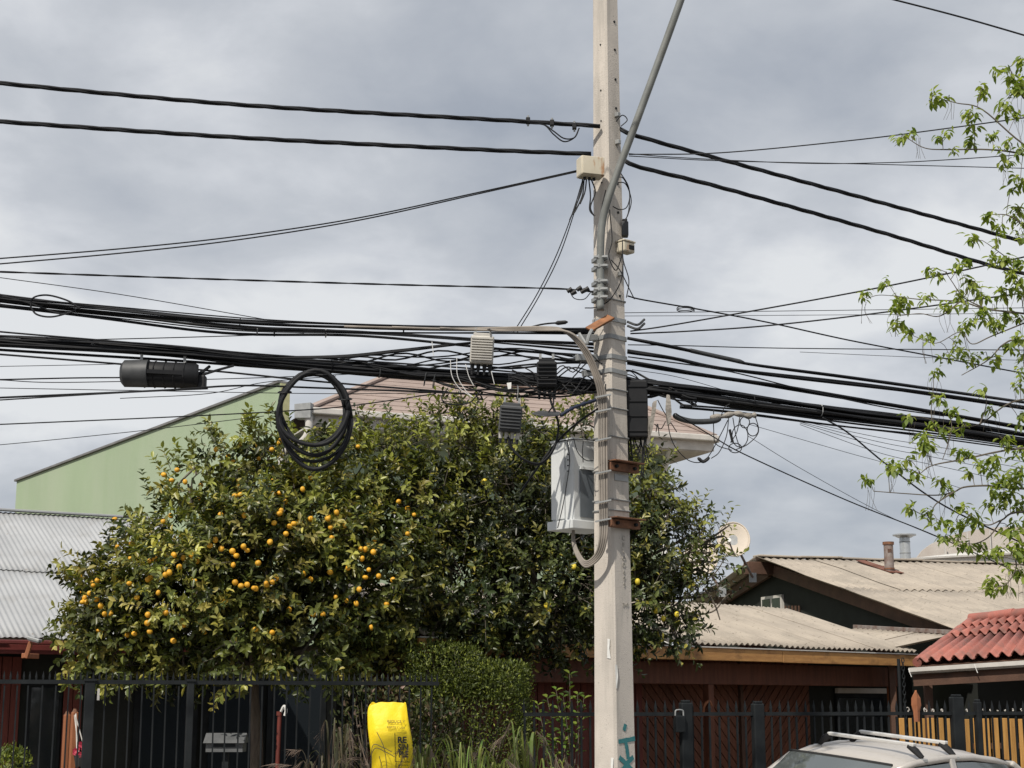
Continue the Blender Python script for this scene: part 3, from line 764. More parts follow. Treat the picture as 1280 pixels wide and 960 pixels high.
# ================================================================== FENCES
FU, FV = hdir(20)
FA = P(0, 852, 14.0)
iron = M['iron']
def spike_mesh(h, w):
    mb = MB(); c = .5 * w
    mb.loft([[Vector((-c, -c, 0)), Vector((c, -c, 0)), Vector((c, c, 0)), Vector((-c, c, 0))],
             [Vector((-c * 1.5, -c, h * .35)), Vector((c * 1.5, -c, h * .35)), Vector((c * 1.5, c, h * .35)), Vector((-c * 1.5, c, h * .35))],
             [Vector((-.001, -.001, h)), Vector((.001, -.001, h)), Vector((.001, .001, h)), Vector((-.001, .001, h))]])
    return mb.mesh('spike', iron)
rotF = Matrix((FU, FV, UP)).transposed()
def fence(name, lab, A, px0, px1, z_top, gap, bar_w, spike_h, mid_spikes, grp, z_low=.25):
    t = thing(name, lab, 'fence', (A.x, A.y, 0), grp)
    a, b = hit(px0, 890, A, FU), hit(px1, 890, A, FU)
    a.z = b.z = 0
    L = (b - a).length
    MB().beam(a + UP * z_top, b + UP * z_top, .03, .035).build('rail', iron, t)
    MB().beam(a + UP * z_low, b + UP * z_low, .03, .035).build('rail', iron, t)
    bar = MB().box((0, 0, z_top / 2), (bar_w, bar_w, z_top - .06)).mesh('picket', iron)
    sp = spike_mesh(spike_h, bar_w)
    n = int(L / gap)
    for i in range(n + 1):
        s = i * gap + random.uniform(-.004, .004)
        tilt = Matrix.Rotation(random.uniform(-.006, .006), 3, 'Y')
        link_mesh('picket', bar, t, a + FU * s, rotF @ tilt)
        link_mesh('spike', sp, t, a + FU * s + UP * (z_top + .016), rotF)
        if mid_spikes: link_mesh('spike', sp, t, a + FU * (s + gap / 2) + UP * (z_top + .016), rotF)
    return t, a, b
lf, la, lb = fence('picket_fence', 'taller black iron picket fence with arrow tips in front of the orange tree', FA, -30, 548, FA.z, .107, .012, .075, True, 'iron fences')
for px, w in ((111, .085), (237, .06)):
    q = hit(px, 890, FA, FU); q.z = 0
    MB().box(q + UP * (FA.z / 2), (w, .06, FA.z + .02), (FU, FV, UP)).build('post', iron, lf, bevel=.006)
    MB().box(q + UP * (FA.z + .018), (w + .02, .08, .02), (FU, FV, UP)).build('post_cap', iron, lf)
q = hit(123, 868, FA - FV * .05, FU)
MB().box(q, (.02, .012, .10), (FU, FV, UP)).build('tag_plate', M['offwhite'], lf)
FB = P(660, 893, 15.5)
rf, ra, rb = fence('picket_fence', 'lower black iron picket fence running behind the pole and the car', FB, 655, 1480, FB.z, .098, .017, .12, False, 'iron fences')
for px, w, up_ in ((857, .12, .11), (947, .12, .10), (1196, .14, .17), (1222, .06, .12)):
    q = hit(px, 890, FB, FU); q.z = 0
    MB().box(q + UP * ((FB.z + up_) / 2), (w, .08, FB.z + up_), (FU, FV, UP)).build('post', iron, rf, bevel=.012)
    MB().box(q + UP * (FB.z + up_ + .012), (w * .7, .06, .026), (FU, FV, UP)).build('post_cap', iron, rf, bevel=.008)
q = hit(850, 905, FB - FV * .06, FU)
lkb = MB().box(q, (.10, .05, .16), (FU, FV, UP)).build('lock_box', iron, rf, bevel=.008)
MB().tube(spline([q + UP * .08 - FU * .05, q + UP * .13 - FU * .04, q + UP * .13 + FU * .03, q + UP * .08 + FU * .04]), .008, 6).build('shackle', M['galv'], lkb)
# small white scroll ornaments just above the rail at the right
for k, px in enumerate((1134, 1146, 1157, 1166, 1177, 1208, 1219, 1229, 1238, 1247, 1256, 1266, 1277)):
    q = hit(px, 888, FB + FV * .02, FU)
    pts = [q + FU * (.028 * math.cos(a) * (1 - a / 12)) + UP * (.035 * math.sin(a) * (1 - a / 12)) for a in [j * .6 + k for j in range(12)]]
    MB().tube(pts, .006, 5).build('scroll', M['offwhite'], rf)
# red spear finial
q = hit(1146, 896, FB - FV * .05, FU)
mb = MB().loft([[q + UP * h + FU * w + FV * .0, q + UP * h + FV * .02, q + UP * h - FU * w, q + UP * h - FV * .02] for h, w in ((-.05, .035), (.05, .04), (.12, .06), (.19, .055), (.27, .003))])
tag(mb.build('spear_finial', M['orangewood'], None, origin=q), 'orange spear shaped finial standing above the fence beside a chain', 'finial')
# yellow slat screen behind right fence
SA = FB + FV * .55
sc_t = thing('slat_screen', 'screen of upright yellow varnished slats behind the lower fence', 'screen', (SA.x + 5, SA.y + 2, 0))
a = hit(1128, 900, SA, FU); b = hit(1480, 900, SA, FU); a.z = b.z = 0
n = int((b - a).length / .118)
for i in range(n):
    q = a + FU * (i * .118)
    MB().box(q + UP * (.765 + random.uniform(-.008, .008)), (.082, .02, 1.46), (FU, FV, UP)).build('slat', M['slat_yellow'], sc_t, bevel=.004)
for z in (.4, 1.2):
    MB().beam(a + FV * .03 + UP * z, b + FV * .03 + UP * z, .04, .06).build('batten', M['brownwood'], sc_t)

# ------------------------------------------------------------------ letterbox and red pipe behind the left fence
q = P(280, 940, 15.6); mp_ = mpp(15.6, 930)
lbx = thing('letter_box', 'grey letter box with a pitched lid behind the tall fence', 'letterbox', (q.x, q.y, 0))
w_, h_ = 46 * mp_, 20 * mp_
MB().prism([q + Vector((-w_ / 2, 0, 0)), q + Vector((w_ / 2, 0, 0)), q + Vector((w_ / 2, 0, h_ * .62)), q + Vector((-w_ / 2, 0, h_ * .62))], Vector((0, .22, 0))).build('body', M['greybox'], lbx)
MB().prism([q + Vector((-w_ / 2 - .02, -.04, h_ * .55)), q + Vector((-w_ / 2 - .02, .11, h_ * 1.15)), q + Vector((-w_ / 2 - .02, .26, h_ * .55))], Vector((w_ + .04, 0, 0))).build('lid', M['greybox'], lbx)
MB().box(q + Vector((0, -.006, h_ * .4)), (w_ * .6, .012, .03)).build('slot', M['iron'], lbx)
MB().box((q.x, q.y + .1, q.z / 2), (.06, .06, q.z)).build('post', iron, lbx)
q = P(349, 892, 15.6)
rp = thing('red_pipe', 'thin red standpipe with a white tap behind the tall fence', 'pipe', (q.x, q.y, 0))
MB().tube([(q.x, q.y, 0), (q.x - .01, q.y, .7), (q.x + .005, q.y, q.z)], .021, 10).build('pipe', M['redpipe'], rp, smooth=True)
MB().cyl(q - UP * .02, q + UP * .02, .027, 10).build('cap', M['redpipe'], rp)
MB().tube(spline([q + Vector((.02, -.02, .02)), q + Vector((.05, -.04, .07)), q + Vector((.07, -.04, .03)), q + Vector((.06, -.04, -.02))]), .014, 6).build('tap', M['white'], rp)

# ================================================================== VEGETATION
def norm(a): return a / np.maximum(np.linalg.norm(a, axis=-1, keepdims=True), 1e-9)
def leaf_mesh(name, m, base, d, nrm, L, Wd, tint, fold=.22, droop=.12):
    """one mesh of many five-vertex folded leaves; all arrays have one row per leaf"""
    n = len(base)
    d = norm(d); side = norm(np.cross(d, nrm)); up = np.cross(side, d)
    L = L[:, None]; Wd = Wd[:, None]
    v = np.empty((n, 7, 3))
    v[:, 0] = base
    v[:, 1] = base + d * L * .33 - side * Wd * .45 + up * fold * Wd
    v[:, 2] = base + d * L * .66 - side * Wd * .42 + up * fold * Wd - up * droop * L * .4
    v[:, 3] = base + d * L - up * droop * L
    v[:, 4] = base + d * L * .66 + side * Wd * .42 + up * fold * Wd - up * droop * L * .4
    v[:, 5] = base + d * L * .33 + side * Wd * .45 + up * fold * Wd
    v[:, 6] = base + d * L * .5 - up * droop * L * .2
    tri = np.array([[0, 6, 1], [1, 6, 2], [2, 6, 3], [3, 6, 4], [4, 6, 5], [5, 6, 0]])
    f = (np.arange(n)[:, None, None] * 7 + tri[None]).reshape(-1, 3)
    me = bpy.data.meshes.new(name)
    me.vertices.add(n * 7); me.vertices.foreach_set('co', v.reshape(-1))
    me.loops.add(f.size); me.loops.foreach_set('vertex_index', f.reshape(-1).astype(np.int32))
    me.polygons.add(len(f))
    me.polygons.foreach_set('loop_start', np.arange(0, f.size, 3, dtype=np.int32))
    me.update(calc_edges=True)
    at = me.attributes.new('tint', 'FLOAT_COLOR', 'POINT')
    c = np.ones((n, 7, 4)); c[:, :, :3] = tint[:, None, :]
    at.data.foreach_set('color', c.reshape(-1))
    me.materials.append(m)
    return me
def add_mesh(name, me, parent=None, loc=None):
    o = bpy.data.objects.new(name, me)
    if parent: o.parent = parent
    COL.objects.link(o); ROOT[o] = ROOT[parent] if parent else Vector(loc or (0, 0, 0))
    return o
def tints(n, palette, w, rg, var=.22):
    pal = np.array(palette); k = rg.choice(len(pal), n, p=np.array(w) / sum(w))
    return np.clip(pal[k] * (1 + rg.normal(0, var, (n, 1))), .004, 1)

def tree_crown(name, m, blobs, nspr, per, Llen, Lw, pal, pw, seed, origin, twig_len=.26, density_r=(.55, 1.02), upbias=.25, shrink=.92):
    """blobs: (px, py, Y, radius px, weight). Leaf sprays spread through the outer part of every blob."""
    rg = np.random.default_rng(seed)
    C = np.array([P(b[0], b[1], b[2]) for b in blobs]); RR = np.array([b[3] * mpp(b[2], b[1]) for b in blobs]) * shrink
    wt = np.array([b[4] for b in blobs]) * RR ** 2; wt /= wt.sum()
    k = rg.choice(len(blobs), nspr, p=wt)
    u = norm(rg.normal(size=(nspr, 3)))
    rad = RR[k] * (density_r[0] + (density_r[1] - density_r[0]) * rg.random(nspr) ** .6)
    # lumpy surface
    lump = 1 + .16 * np.sin(u[:, 0] * 5 + k) * np.sin(u[:, 2] * 6 + k * 2) + .07 * rg.normal(size=nspr)
    pos = C[k] + u * (rad * lump)[:, None] * np.array([1, .85, 1])
    # drop sprays buried deep in other blobs
    dist = np.linalg.norm(pos[:, None] - C[None], axis=2) / RR[None]
    dist[np.arange(nspr), k] = 9
    keep = dist.min(1) > .5
    pos, u, k = pos[keep], u[keep], k[keep]
    ns = len(pos)
    axis = norm(u * .9 + np.array([0, 0, upbias]) + rg.normal(0, .45, (ns, 3)))
    stint = tints(ns, pal, pw, rg, .15)
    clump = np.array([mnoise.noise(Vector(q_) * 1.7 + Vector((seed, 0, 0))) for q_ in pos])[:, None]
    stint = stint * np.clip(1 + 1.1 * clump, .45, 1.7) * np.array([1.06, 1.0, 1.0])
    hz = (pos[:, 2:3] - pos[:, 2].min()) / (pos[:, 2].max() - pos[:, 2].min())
    sunlit = (rg.random((ns, 1)) < np.clip(hz * 1.3 - .62, 0, .6))
    stint = np.where(sunlit, np.array([.20, .215, .045]) * (.75 + .5 * rg.random((ns, 1))), stint)  # yellower, brighter sprays towards the top: sunlight painted into the leaf tint
    # leaves along each spray
    t = np.tile(np.linspace(.08, 1, per), (ns, 1)) + rg.normal(0, .05, (ns, per))
    ang = np.arange(per)[None] * 2.4 + rg.random((ns, 1)) * 6.3 + rg.normal(0, .3, (ns, per))
    a = axis[:, None, :]
    ref = np.where(np.abs(a[..., 2:3]) < .9, np.array([0, 0, 1.]), np.array([1., 0, 0]))
    e1 = norm(np.cross(np.broadcast_to(a, (ns, 1, 3)), ref)); e2 = np.cross(a, e1)
    rad_d = e1 * np.cos(ang)[..., None] + e2 * np.sin(ang)[..., None]
    tl = twig_len * (.6 + .7 * rg.random((ns, 1)))
    base = pos[:, None] + a * (t * tl)[..., None]
    d = norm(a * (.45 + .5 * t[..., None]) + rad_d * 1.0 + np.array([0, 0, -.18]) + rg.normal(0, .22, (ns, per, 3)))
    nv = norm(a * .8 - rad_d * .3 + np.array([0, 0, .55]) + rg.normal(0, .3, (ns, per, 3)))
    n = ns * per
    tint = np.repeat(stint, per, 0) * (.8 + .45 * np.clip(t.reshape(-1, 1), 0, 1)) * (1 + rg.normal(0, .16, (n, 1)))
    odd = rg.random(n) < .05
    tint[odd] = np.array([.30, .27, .05]) * (.7 + .5 * rg.random((odd.sum(), 1)))
    L = Llen * (.65 + .6 * rg.random(n)); Wd = Lw * (.7 + .5 * rg.random(n))
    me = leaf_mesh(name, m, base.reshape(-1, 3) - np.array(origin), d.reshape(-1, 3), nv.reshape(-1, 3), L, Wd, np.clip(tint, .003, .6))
    return me, C, RR, pos, axis, tl[:, 0]

def blob_front(px, py, C, RR, push=.93):
    r_ = np.array(ray(px, py).normalized()); e_ = np.array(EYE); best = None
    for c, R_ in zip(C, RR):
        oc = e_ - c; b = oc @ r_; q = b * b - (oc @ oc - (R_ * push) ** 2)
        if q > 0:
            s = -b - math.sqrt(q)
            if best is None or s < best: best = s
    return None if best is None else Vector(e_ + r_ * best)

def branchwork(mb, root, C, RR, rg, r0, sub=3):
    """limbs from the trunk top to every blob centre, with side branches"""
    for c, R_ in zip(C, RR):
        c = Vector(c)
        midp = root.lerp(c, .5) + Vector(rg.normal(0, .12, 3)) + UP * .12
        pts = spline([root, midp, c], 6)
        mb.tube(pts, [r0 * (1 - .75 * i / (len(pts) - 1)) for i in range(len(pts))], 6)
        for k in range(sub):
            e_ = c + Vector(norm(rg.normal(size=3))) * R_ * .95
            m_ = c.lerp(e_, .5) + Vector(rg.normal(0, .07, 3))
            pts = spline([pts[-3], m_, e_], 4)
            mb.tube(pts, [r0 * .25 * (1 - .8 * i / (len(pts) - 1)) + .002 for i in range(len(pts))], 5)

# ------------------------------------------------------------------ orange tree
OY = 16.4
ob = [(148, 770, 15.9, 52, 1), (118, 800, 15.9, 36, .9), (172, 715, 16.2, 52, .8), (198, 650, 16.4, 34, .5), (235, 605, 16.5, 36, .5), (290, 575, 16.6, 36, .5), (330, 560, 16.6, 34, .5), (318, 632, 16.4, 50, .8),
      (120, 735, 16.3, 38, .6), (230, 755, 15.8, 80, 1.1), (320, 700, 15.9, 88, 1.1), (215, 815, 15.9, 46, .9), (300, 800, 15.7, 58, 1), (385, 790, 15.9, 62, 1),
      (395, 660, 16.2, 80, 1), (460, 720, 16.2, 82, 1), (455, 800, 16.4, 50, .9), (430, 600, 16.6, 56, .8), (360, 560, 16.8, 30, .5), (510, 640, 16.7, 60, .8), (278, 705, 16.2, 46, .8), (165, 820, 15.9, 36, 1)]
otr = P(322, 960, 16.4); ot = thing('orange_tree', 'spreading orange tree full of ripe fruit behind the tall fence', 'tree', (otr.x, otr.y, 0))
green_pal = [(.058, .077, .019), (.100, .122, .028), (.175, .182, .042), (.26, .24, .066), (.030, .044, .014)]
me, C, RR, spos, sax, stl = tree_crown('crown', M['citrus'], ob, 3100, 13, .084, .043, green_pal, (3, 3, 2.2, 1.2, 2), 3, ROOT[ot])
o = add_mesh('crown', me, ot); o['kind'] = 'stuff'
rg3 = np.random.default_rng(33)
mb = MB(); top = P(318, 838, 16.4)
pts = spline([Vector((otr.x, otr.y, -.05)), P(321, 930, 16.4), P(318, 880, 16.4), top], 6)
mb.tube(pts, [.075 - .002 * i for i in range(len(pts))], 10)
mb.build('trunk', M['bark'], ot, smooth=True)
mb = MB(); branchwork(mb, top, C, RR, rg3, .045); mb.build('limbs', M['twig'], ot, smooth=True)
mb = MB()
for i in range(0, len(spos), 3):
    p_ = Vector(spos[i]); mb.tube([p_, p_ + Vector(sax[i]) * stl[i] * .9], [.004, .002], 4, False)
o = mb.build('twigs', M['twig'], ot); o['kind'] = 'stuff'
def fruit_mesh(name, m, el=1.0):
    mb = MB(); n1_, n2_ = 14, 9
    rings = []
    for j in range(n2_):
        th = math.pi * (j + .02) / (n2_ - 1 + .04); rr = math.sin(th) + .001; zz_ = -math.cos(th) * el
        if j == n2_ - 1: zz_ -= .08
        rings.append([Vector((rr * math.cos(2 * math.pi * k / n1_), rr * math.sin(2 * math.pi * k / n1_), zz_)) for k in range(n1_)])
    mb.loft(rings); return mb.mesh(name, m, 'all')
fm = fruit_mesh('orange_fruit', M['orange'])
fr1 = [(430, 27), (440, 130), (490, 178), (495, 120), (562, 183), (580, 175), (655, 162), (680, 88), (365, 257), (350, 275), (335, 305), (362, 328), (378, 352), (392, 383), (415, 380), (337, 545), (478, 460), (485, 268), (622, 378), (650, 483), (780, 392), (845, 335), (952, 285), (808, 103), (787, 127), (870, 148), (888, 163), (913, 130), (1012, 113), (998, 267), (1022, 263), (1103, 43), (1125, 40), (1165, 27), (1050, 5), (1160, 255), (1020, 452), (635, 228), (620, 235), (290, 215), (300, 245)]
fr2 = [(238, 438), (268, 382), (195, 408), (312, 447), (397, 466), (548, 305), (574, 337), (605, 370), (480, 270), (615, 240), (785, 270), (712, 320), (788, 373), (790, 443), (790, 515), (672, 538), (612, 517), (583, 523), (598, 470), (836, 603), (824, 620), (905, 675), (940, 665), (862, 552), (995, 650), (1090, 648), (1110, 752), (775, 775), (631, 798), (570, 825), (590, 850), (477, 765), (447, 795), (290, 738), (250, 845), (226, 940), (118, 878), (147, 865), (15, 868), (20, 785), (60, 827)]
fr3 = [(25, 25), (90, 20), (250, 8), (155, 50), (105, 97), (265, 103), (213, 137), (230, 140), (260, 150), (218, 175), (165, 210), (230, 245), (280, 240), (25, 253), (207, 290), (160, 333), (196, 343), (252, 433), (388, 82), (520, 130), (310, 345)]
fpx = [(a / 3, 640 + b / 3) for a, b in fr1] + [(160 + a / 4.366, 500 + b / 4.366) for a, b in fr2] + [(380 + a / 3, 640 + b / 3) for a, b in fr3]
random.seed(11)
fm2 = fruit_mesh('orange_fruit', M['orange2'])
rgf = random.Random(21)
while len(fpx) < 175:
    px, py = rgf.uniform(75, 520), rgf.uniform(545, 800)
    if py > 800 - (px - 75) * .75 - 60 and (px < 430 or rgf.random() < .35) and blob_front(px, py, C, RR, .9) is not None: fpx.append((px, py))
for fi, (px, py) in enumerate(fpx):
    q = blob_front(px, py, C, RR, random.choice((1.10, 1.08, 1.04)) if fi < 103 else random.choice((1.06, 1.02, .98)))
    if q is None: q = P(px, py, 16.3)
    link_mesh('orange_fruit', random.choice((fm, fm, fm2)), ot, q, Matrix.Rotation(random.random() * 6, 3, 'Z') @ Matrix.Rotation(random.uniform(-.5, .5), 3, 'X'), (random.uniform(.021, .032), random.uniform(.022, .031), random.uniform(.021, .031)))

# ------------------------------------------------------------------ lemon tree
lb_ = [(560, 560, 17.0, 52, .9), (625, 560, 17.0, 50, .8), (555, 640, 16.8, 62, .9), (640, 640, 16.7, 76, 1), (585, 730, 16.6, 82, 1), (680, 730, 16.5, 80, 1), (700, 610, 17.0, 58, .9), (790, 610, 17.2, 48, .9),
       (745, 680, 17.0, 66, .9), (815, 690, 17.0, 48, .8), (795, 750, 16.8, 48, .9), (835, 785, 16.8, 32, .9), (690, 785, 16.7, 45, .8), (535, 780, 16.7, 52, .8), (600, 790, 16.9, 45, .7), (760, 790, 16.9, 40, .8), (480, 560, 17.0, 38, .6), (735, 550, 17.3, 40, .7), (620, 520, 17.2, 24, .5)]
ltr = P(655, 960, 17.0); lt = thing('lemon_tree', 'darker lemon tree with few yellow fruit behind the pole and cabinet', 'tree', (ltr.x, ltr.y, 0))
lem_pal = [(.036, .050, .014), (.056, .074, .020), (.10, .115, .029), (.020, .031, .012), (.16, .16, .042)]
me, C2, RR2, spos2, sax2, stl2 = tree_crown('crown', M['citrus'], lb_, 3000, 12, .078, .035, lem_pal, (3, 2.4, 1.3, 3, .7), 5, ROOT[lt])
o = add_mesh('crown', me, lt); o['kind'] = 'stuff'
# thin outer sprays on the right
sb = [(868, 668, 17.1, 26, 1), (885, 700, 17.1, 26, .8), (850, 640, 17.1, 22, .8), (862, 725, 17.0, 26, .8), (890, 745, 17.0, 20, .5), (900, 665, 17.1, 14, .5), (835, 740, 17, 26, 1)]
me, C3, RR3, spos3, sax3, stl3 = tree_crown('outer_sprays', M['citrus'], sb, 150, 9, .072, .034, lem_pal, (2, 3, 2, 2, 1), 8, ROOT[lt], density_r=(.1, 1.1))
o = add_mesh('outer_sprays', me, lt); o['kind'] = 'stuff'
mb = MB(); top = P(660, 800, 17.0)
pts = spline([Vector((ltr.x, ltr.y, -.05)), P(652, 900, 17.0), top], 8)
mb.tube(pts, [.085 - .002 * i for i in range(len(pts))], 10); mb.build('trunk', M['bark'], lt, smooth=True)
mb = MB(); branchwork(mb, top, list(C2) + list(C3), list(RR2) + list(RR3), rg3, .04)
for path in ([(830, 735), (850, 705), (868, 680), (885, 650)], [(840, 760), (870, 735), (895, 715), (910, 690)], [(850, 770), (890, 765), (905, 748), (912, 742)], [(862, 690), (890, 690), (905, 675)], [(880, 735), (893, 755), (900, 775)]):
    pp = spline([P(a, b, 16.9) for a, b in path], 5); mb.tube(pp, [.012 - .0005 * i for i in range(len(pp))], 5)
mb.build('limbs', M['twig'], lt, smooth=True)
mb = MB()
for SP_, SA_, ST_ in ((spos2, sax2, stl2), (spos3, sax3, stl3)):
    for i in range(0, len(SP_), 2):
        p_ = Vector(SP_[i]); mb.tube([p_ - Vector(SA_[i]) * .12, p_ + Vector(SA_[i]) * ST_[i] * .9], [.004, .002], 4, False)
o = mb.build('twigs', M['twig'], lt); o['kind'] = 'stuff'
lm = fruit_mesh('lemon_fruit', M['lemon'], 1.3)
for px, py in ((717, 708), (683, 757), (686, 763), (820, 763), (797, 727), (846, 768), (829, 773), (605, 602), (818, 640)):
    q = blob_front(px, py, C2, RR2, 1.02) or P(px, py, 16.8)
    link_mesh('lemon_fruit', lm, lt, q, Matrix.Rotation(random.random() * 6, 3, 'Z') @ Matrix.Rotation(random.uniform(-.8, .8), 3, 'X'), (random.uniform(.024, .029),) * 3)

# ------------------------------------------------------------------ clipped hedge shrub
def shrub(name, lab, base, shapes, n, L, Wd, pal, pw, seed, m=None, cat='shrub', upb=.5):
    t = thing(name, lab, cat, base)
    rg = np.random.default_rng(seed)
    pts, nr_ = [], []
    wsum = np.array([s[6] for s in shapes], float); wsum /= wsum.sum()
    for s, w in zip(shapes, wsum):
        c, (hx, hy, hz), jag = np.array(s[0:3]), s[3:6], s[7]
        k = int(n * w)
        u = rg.normal(size=(k, 3)); u /= (np.abs(u) ** 4).sum(1, keepdims=True) ** .25     # squarish
        r_ = 1 - .30 * rg.random((k, 1)) ** 2.0 + rg.normal(0, jag, (k, 1))
        pts.append(c + u * r_ * np.array([hx, hy, hz])); nr_.append(norm(u / np.array([hx, hy, hz])))
    pts = np.concatenate(pts); nr_ = np.concatenate(nr_); k = len(pts)
    d = norm(nr_ * .7 + np.array([0, 0, upb]) + rg.normal(0, .55, (k, 3)))
    nv = norm(nr_ + np.array([0, 0, .4]) + rg.normal(0, .6, (k, 3)))
    ti = tints(k, pal, pw, rg)
    me_ = leaf_mesh(name, m or M['hedge'], pts - np.array(base), d, nv, L * (.6 + .7 * rg.random(k)), Wd * (.7 + .6 * rg.random(k)), ti)
    o = add_mesh('foliage', me_, t); o['kind'] = 'stuff'
    mb = MB()
    for s in shapes:
        for j in range(9):
            a = Vector((base[0] + random.uniform(-.05, .05), base[1], 0)); b = Vector(s[0:3]) + Vector((random.uniform(-.7, .7) * s[3], random.uniform(-.5, .5) * s[4], random.uniform(.1, .8) * s[5]))
            pp = spline([a, a.lerp(b, .5) + Vector((random.uniform(-.06, .06), 0, .05)), b], 5); mb.tube(pp, [.016 - .0012 * i for i in range(len(pp))], 5)
    mb.build('stems', M['twig'], t)
    return t
hc = P(588, 900, 16.2); mp_ = mpp(16.2, 880)
hed_pal = [(.068, .090, .018), (.115, .148, .026), (.19, .22, .036), (.040, .056, .014)]
shrub('clipped_shrub', 'dense clipped green shrub between the yellow sack and the pole', (hc.x, hc.y, 0),
      [(hc.x, hc.y, hc.z - .28, 76 * mp_, .42, 92 * mp_, 1.0, .045), (P(556, 838, 16.2).x, hc.y - .02, P(556, 838, 16.2).z, 46 * mp_, .36, 32 * mp_, .3, .09),
       (P(620, 850, 16.2).x, hc.y, P(620, 850, 16.2).z, 40 * mp_, .36, 22 * mp_, .25, .09)],
      30000, .036, .014, hed_pal, (3, 3, 2, 2), 9)
# leafy juvenile shrub beside the pole
q = P(712, 880, 16.0)
yp = thing('young_shrub', 'juvenile glossy leaved shrub growing through the lower fence beside the pole', 'shrub', (q.x, q.y, 0))
rgy = np.random.default_rng(4); bs, ds, nvs = [], [], []
mb = MB()
for tip in ((712, 842), (722, 868), (695, 862), (684, 872), (730, 872), (704, 870), (690, 925), (706, 900), (681, 930), (672, 880)):
    e_ = P(*tip, 16.0 + random.uniform(-.2, .2)); b_ = Vector((q.x, q.y, .3))
    pp = spline([b_, b_.lerp(e_, .5) + Vector((random.uniform(-.05, .05), 0, .05)), e_], 6); mb.tube(pp, [.009 - .0005 * i for i in range(len(pp))], 5)
    for j in range(15):
        f_ = .62 + .4 * j / 14; p_ = b_.lerp(e_, min(f_, 1)); a = j * 2.4
        bs.append(p_); ds.append(Vector((math.cos(a), math.sin(a) * .8, .5))); nvs.append(Vector((random.uniform(-.3, .3), -.4, 1)))
mb.build('stems', M['twig'], yp)
k = len(bs)
me = leaf_mesh('leaves', M['citrus'], np.array(bs) - np.array(ROOT[yp]), np.array(ds), np.array(nvs), .085 * (.7 + .5 * rgy.random(k)), .042 * (.8 + .4 * rgy.random(k)), tints(k, [(.09, .15, .025), (.16, .21, .035), (.05, .09, .018)], (3, 2, 2), rgy))
o = add_mesh('leaves', me, yp); o['kind'] = 'stuff'
# low bush by the left house
q = P(12, 952, 15.6)
shrub('low_bush', 'small light green bush at the foot of the red cladding', (q.x, q.y, 0), [(q.x, q.y, q.z - .25, .17, .2, .36, 1, .06)], 1500, .05, .025, hed_pal, (1, 3, 3, 1), 12)
q = P(470, 868, 15.7)
shrub('dry_leaved_shrub', 'small mixed shrub with pale dry leaves behind the yellow sack', (q.x, q.y, 0), [(q.x, q.y, q.z - .45, .34, .2, .55, 1, .1), (P(540, 905, 15.7).x, q.y, 1.3, .25, .2, .35, .6, .1)], 1700, .07, .032,
      [(.04, .06, .018), (.08, .09, .03), (.16, .13, .07), (.22, .15, .12), (.03, .04, .015)], (3, 3, 2, 1, 3), 14)

# ------------------------------------------------------------------ ornamental grasses on the verge
def grass_tuft(px, py_top, Y, n, spread, lab, col, plume, seed):
    rg = random.Random(seed); e_ = P(px, py_top, Y)
    t = thing('grass_tuft', lab, 'grass', (e_.x, Y, 0), 'grass tufts along the fence')
    vs, fs, tn_ = [], [], []
    mbp = MB()
    for i in range(n):
        a = rg.uniform(0, 6.28); out_ = Vector((math.cos(a), math.sin(a) * .6, 0)) * rg.uniform(.25, 1) * spread
        h = e_.z * rg.uniform(.75, 1.0); b0 = Vector((e_.x + rg.uniform(-.06, .06), Y + rg.uniform(-.06, .06), 0))
        pts = spline([b0, b0 + out_ * .25 + UP * h * .55, b0 + out_ * .62 + UP * h * .92, b0 + out_ * 1.25 + UP * h * rg.uniform(.55, .97)], 5)
        w0 = rg.uniform(.006, .013); sd = Vector((-out_.y, out_.x, 0)).normalized() + Vector((rg.uniform(-.6, .6), 0, 0))
        k = len(vs)
        for j, p_ in enumerate(pts):
            w = w0 * (1 - (j / (len(pts) - 1)) ** 2) + .0008
            vs += [p_ - sd * w, p_ + sd * w]
            tn_ += [[x * rg.uniform(.8, 1.2) for x in col]] * 2
        fs += [(k + 2 * j, k + 2 * j + 1, k + 2 * j + 3, k + 2 * j + 2) for j in range(len(pts) - 1)]
        if plume and i % 2 == 0:
            tipd = (pts[-1] - pts[-4]).normalized()
            for j in range(26):
                b_ = pts[-1].lerp(pts[-5], j / 26); d_ = (tipd + Vector((rg.uniform(-.5, .5), rg.uniform(-.5, .5), rg.uniform(-1.1, .1)))).normalized()
                mbp.tube([b_, b_ + d_ * rg.uniform(.06, .14)], [.0018, .0008], 3, False)
    me_ = bpy.data.meshes.new('blades'); me_.from_pydata([tuple(v - ROOT[t]) for v in vs], [], fs)
    at = me_.attributes.new('tint', 'FLOAT_COLOR', 'POINT'); at.data.foreach_set('color', [x for c in tn_ for x in (*c, 1)])
    me_.materials.append(M['grass']); o = add_mesh('blades', me_, t); o['kind'] = 'stuff'
    if plume:
        o = mbp.build('plumes', mat('plume_' + str(seed), (.20, .15, .12), (.14, .105, .085), rough=.9), t); o['kind'] = 'stuff'
G1c, G2c, G3c = (.22, .27, .07), (.15, .19, .05), (.10, .085, .055)
grass_tuft(425, 878, 15.0, 26, .38, 'dark feathery grass tuft left of the yellow sack', G3c, True, 1)
grass_tuft(400, 925, 14.6, 34, .5, 'low arching grass tuft at the foot of the tall fence', G3c, True, 2)
grass_tuft(530, 905, 14.4, 30, .30, 'grass tuft with pale arching blades just right of the yellow sack', G2c, True, 3)
grass_tuft(585, 906, 14.2, 36, .36, 'bright green grass tuft in front of the clipped shrub', G1c, False, 4)
grass_tuft(618, 918, 14.5, 26, .34, 'sparse grass tuft below the right corner of the clipped shrub', G1c, True, 5)
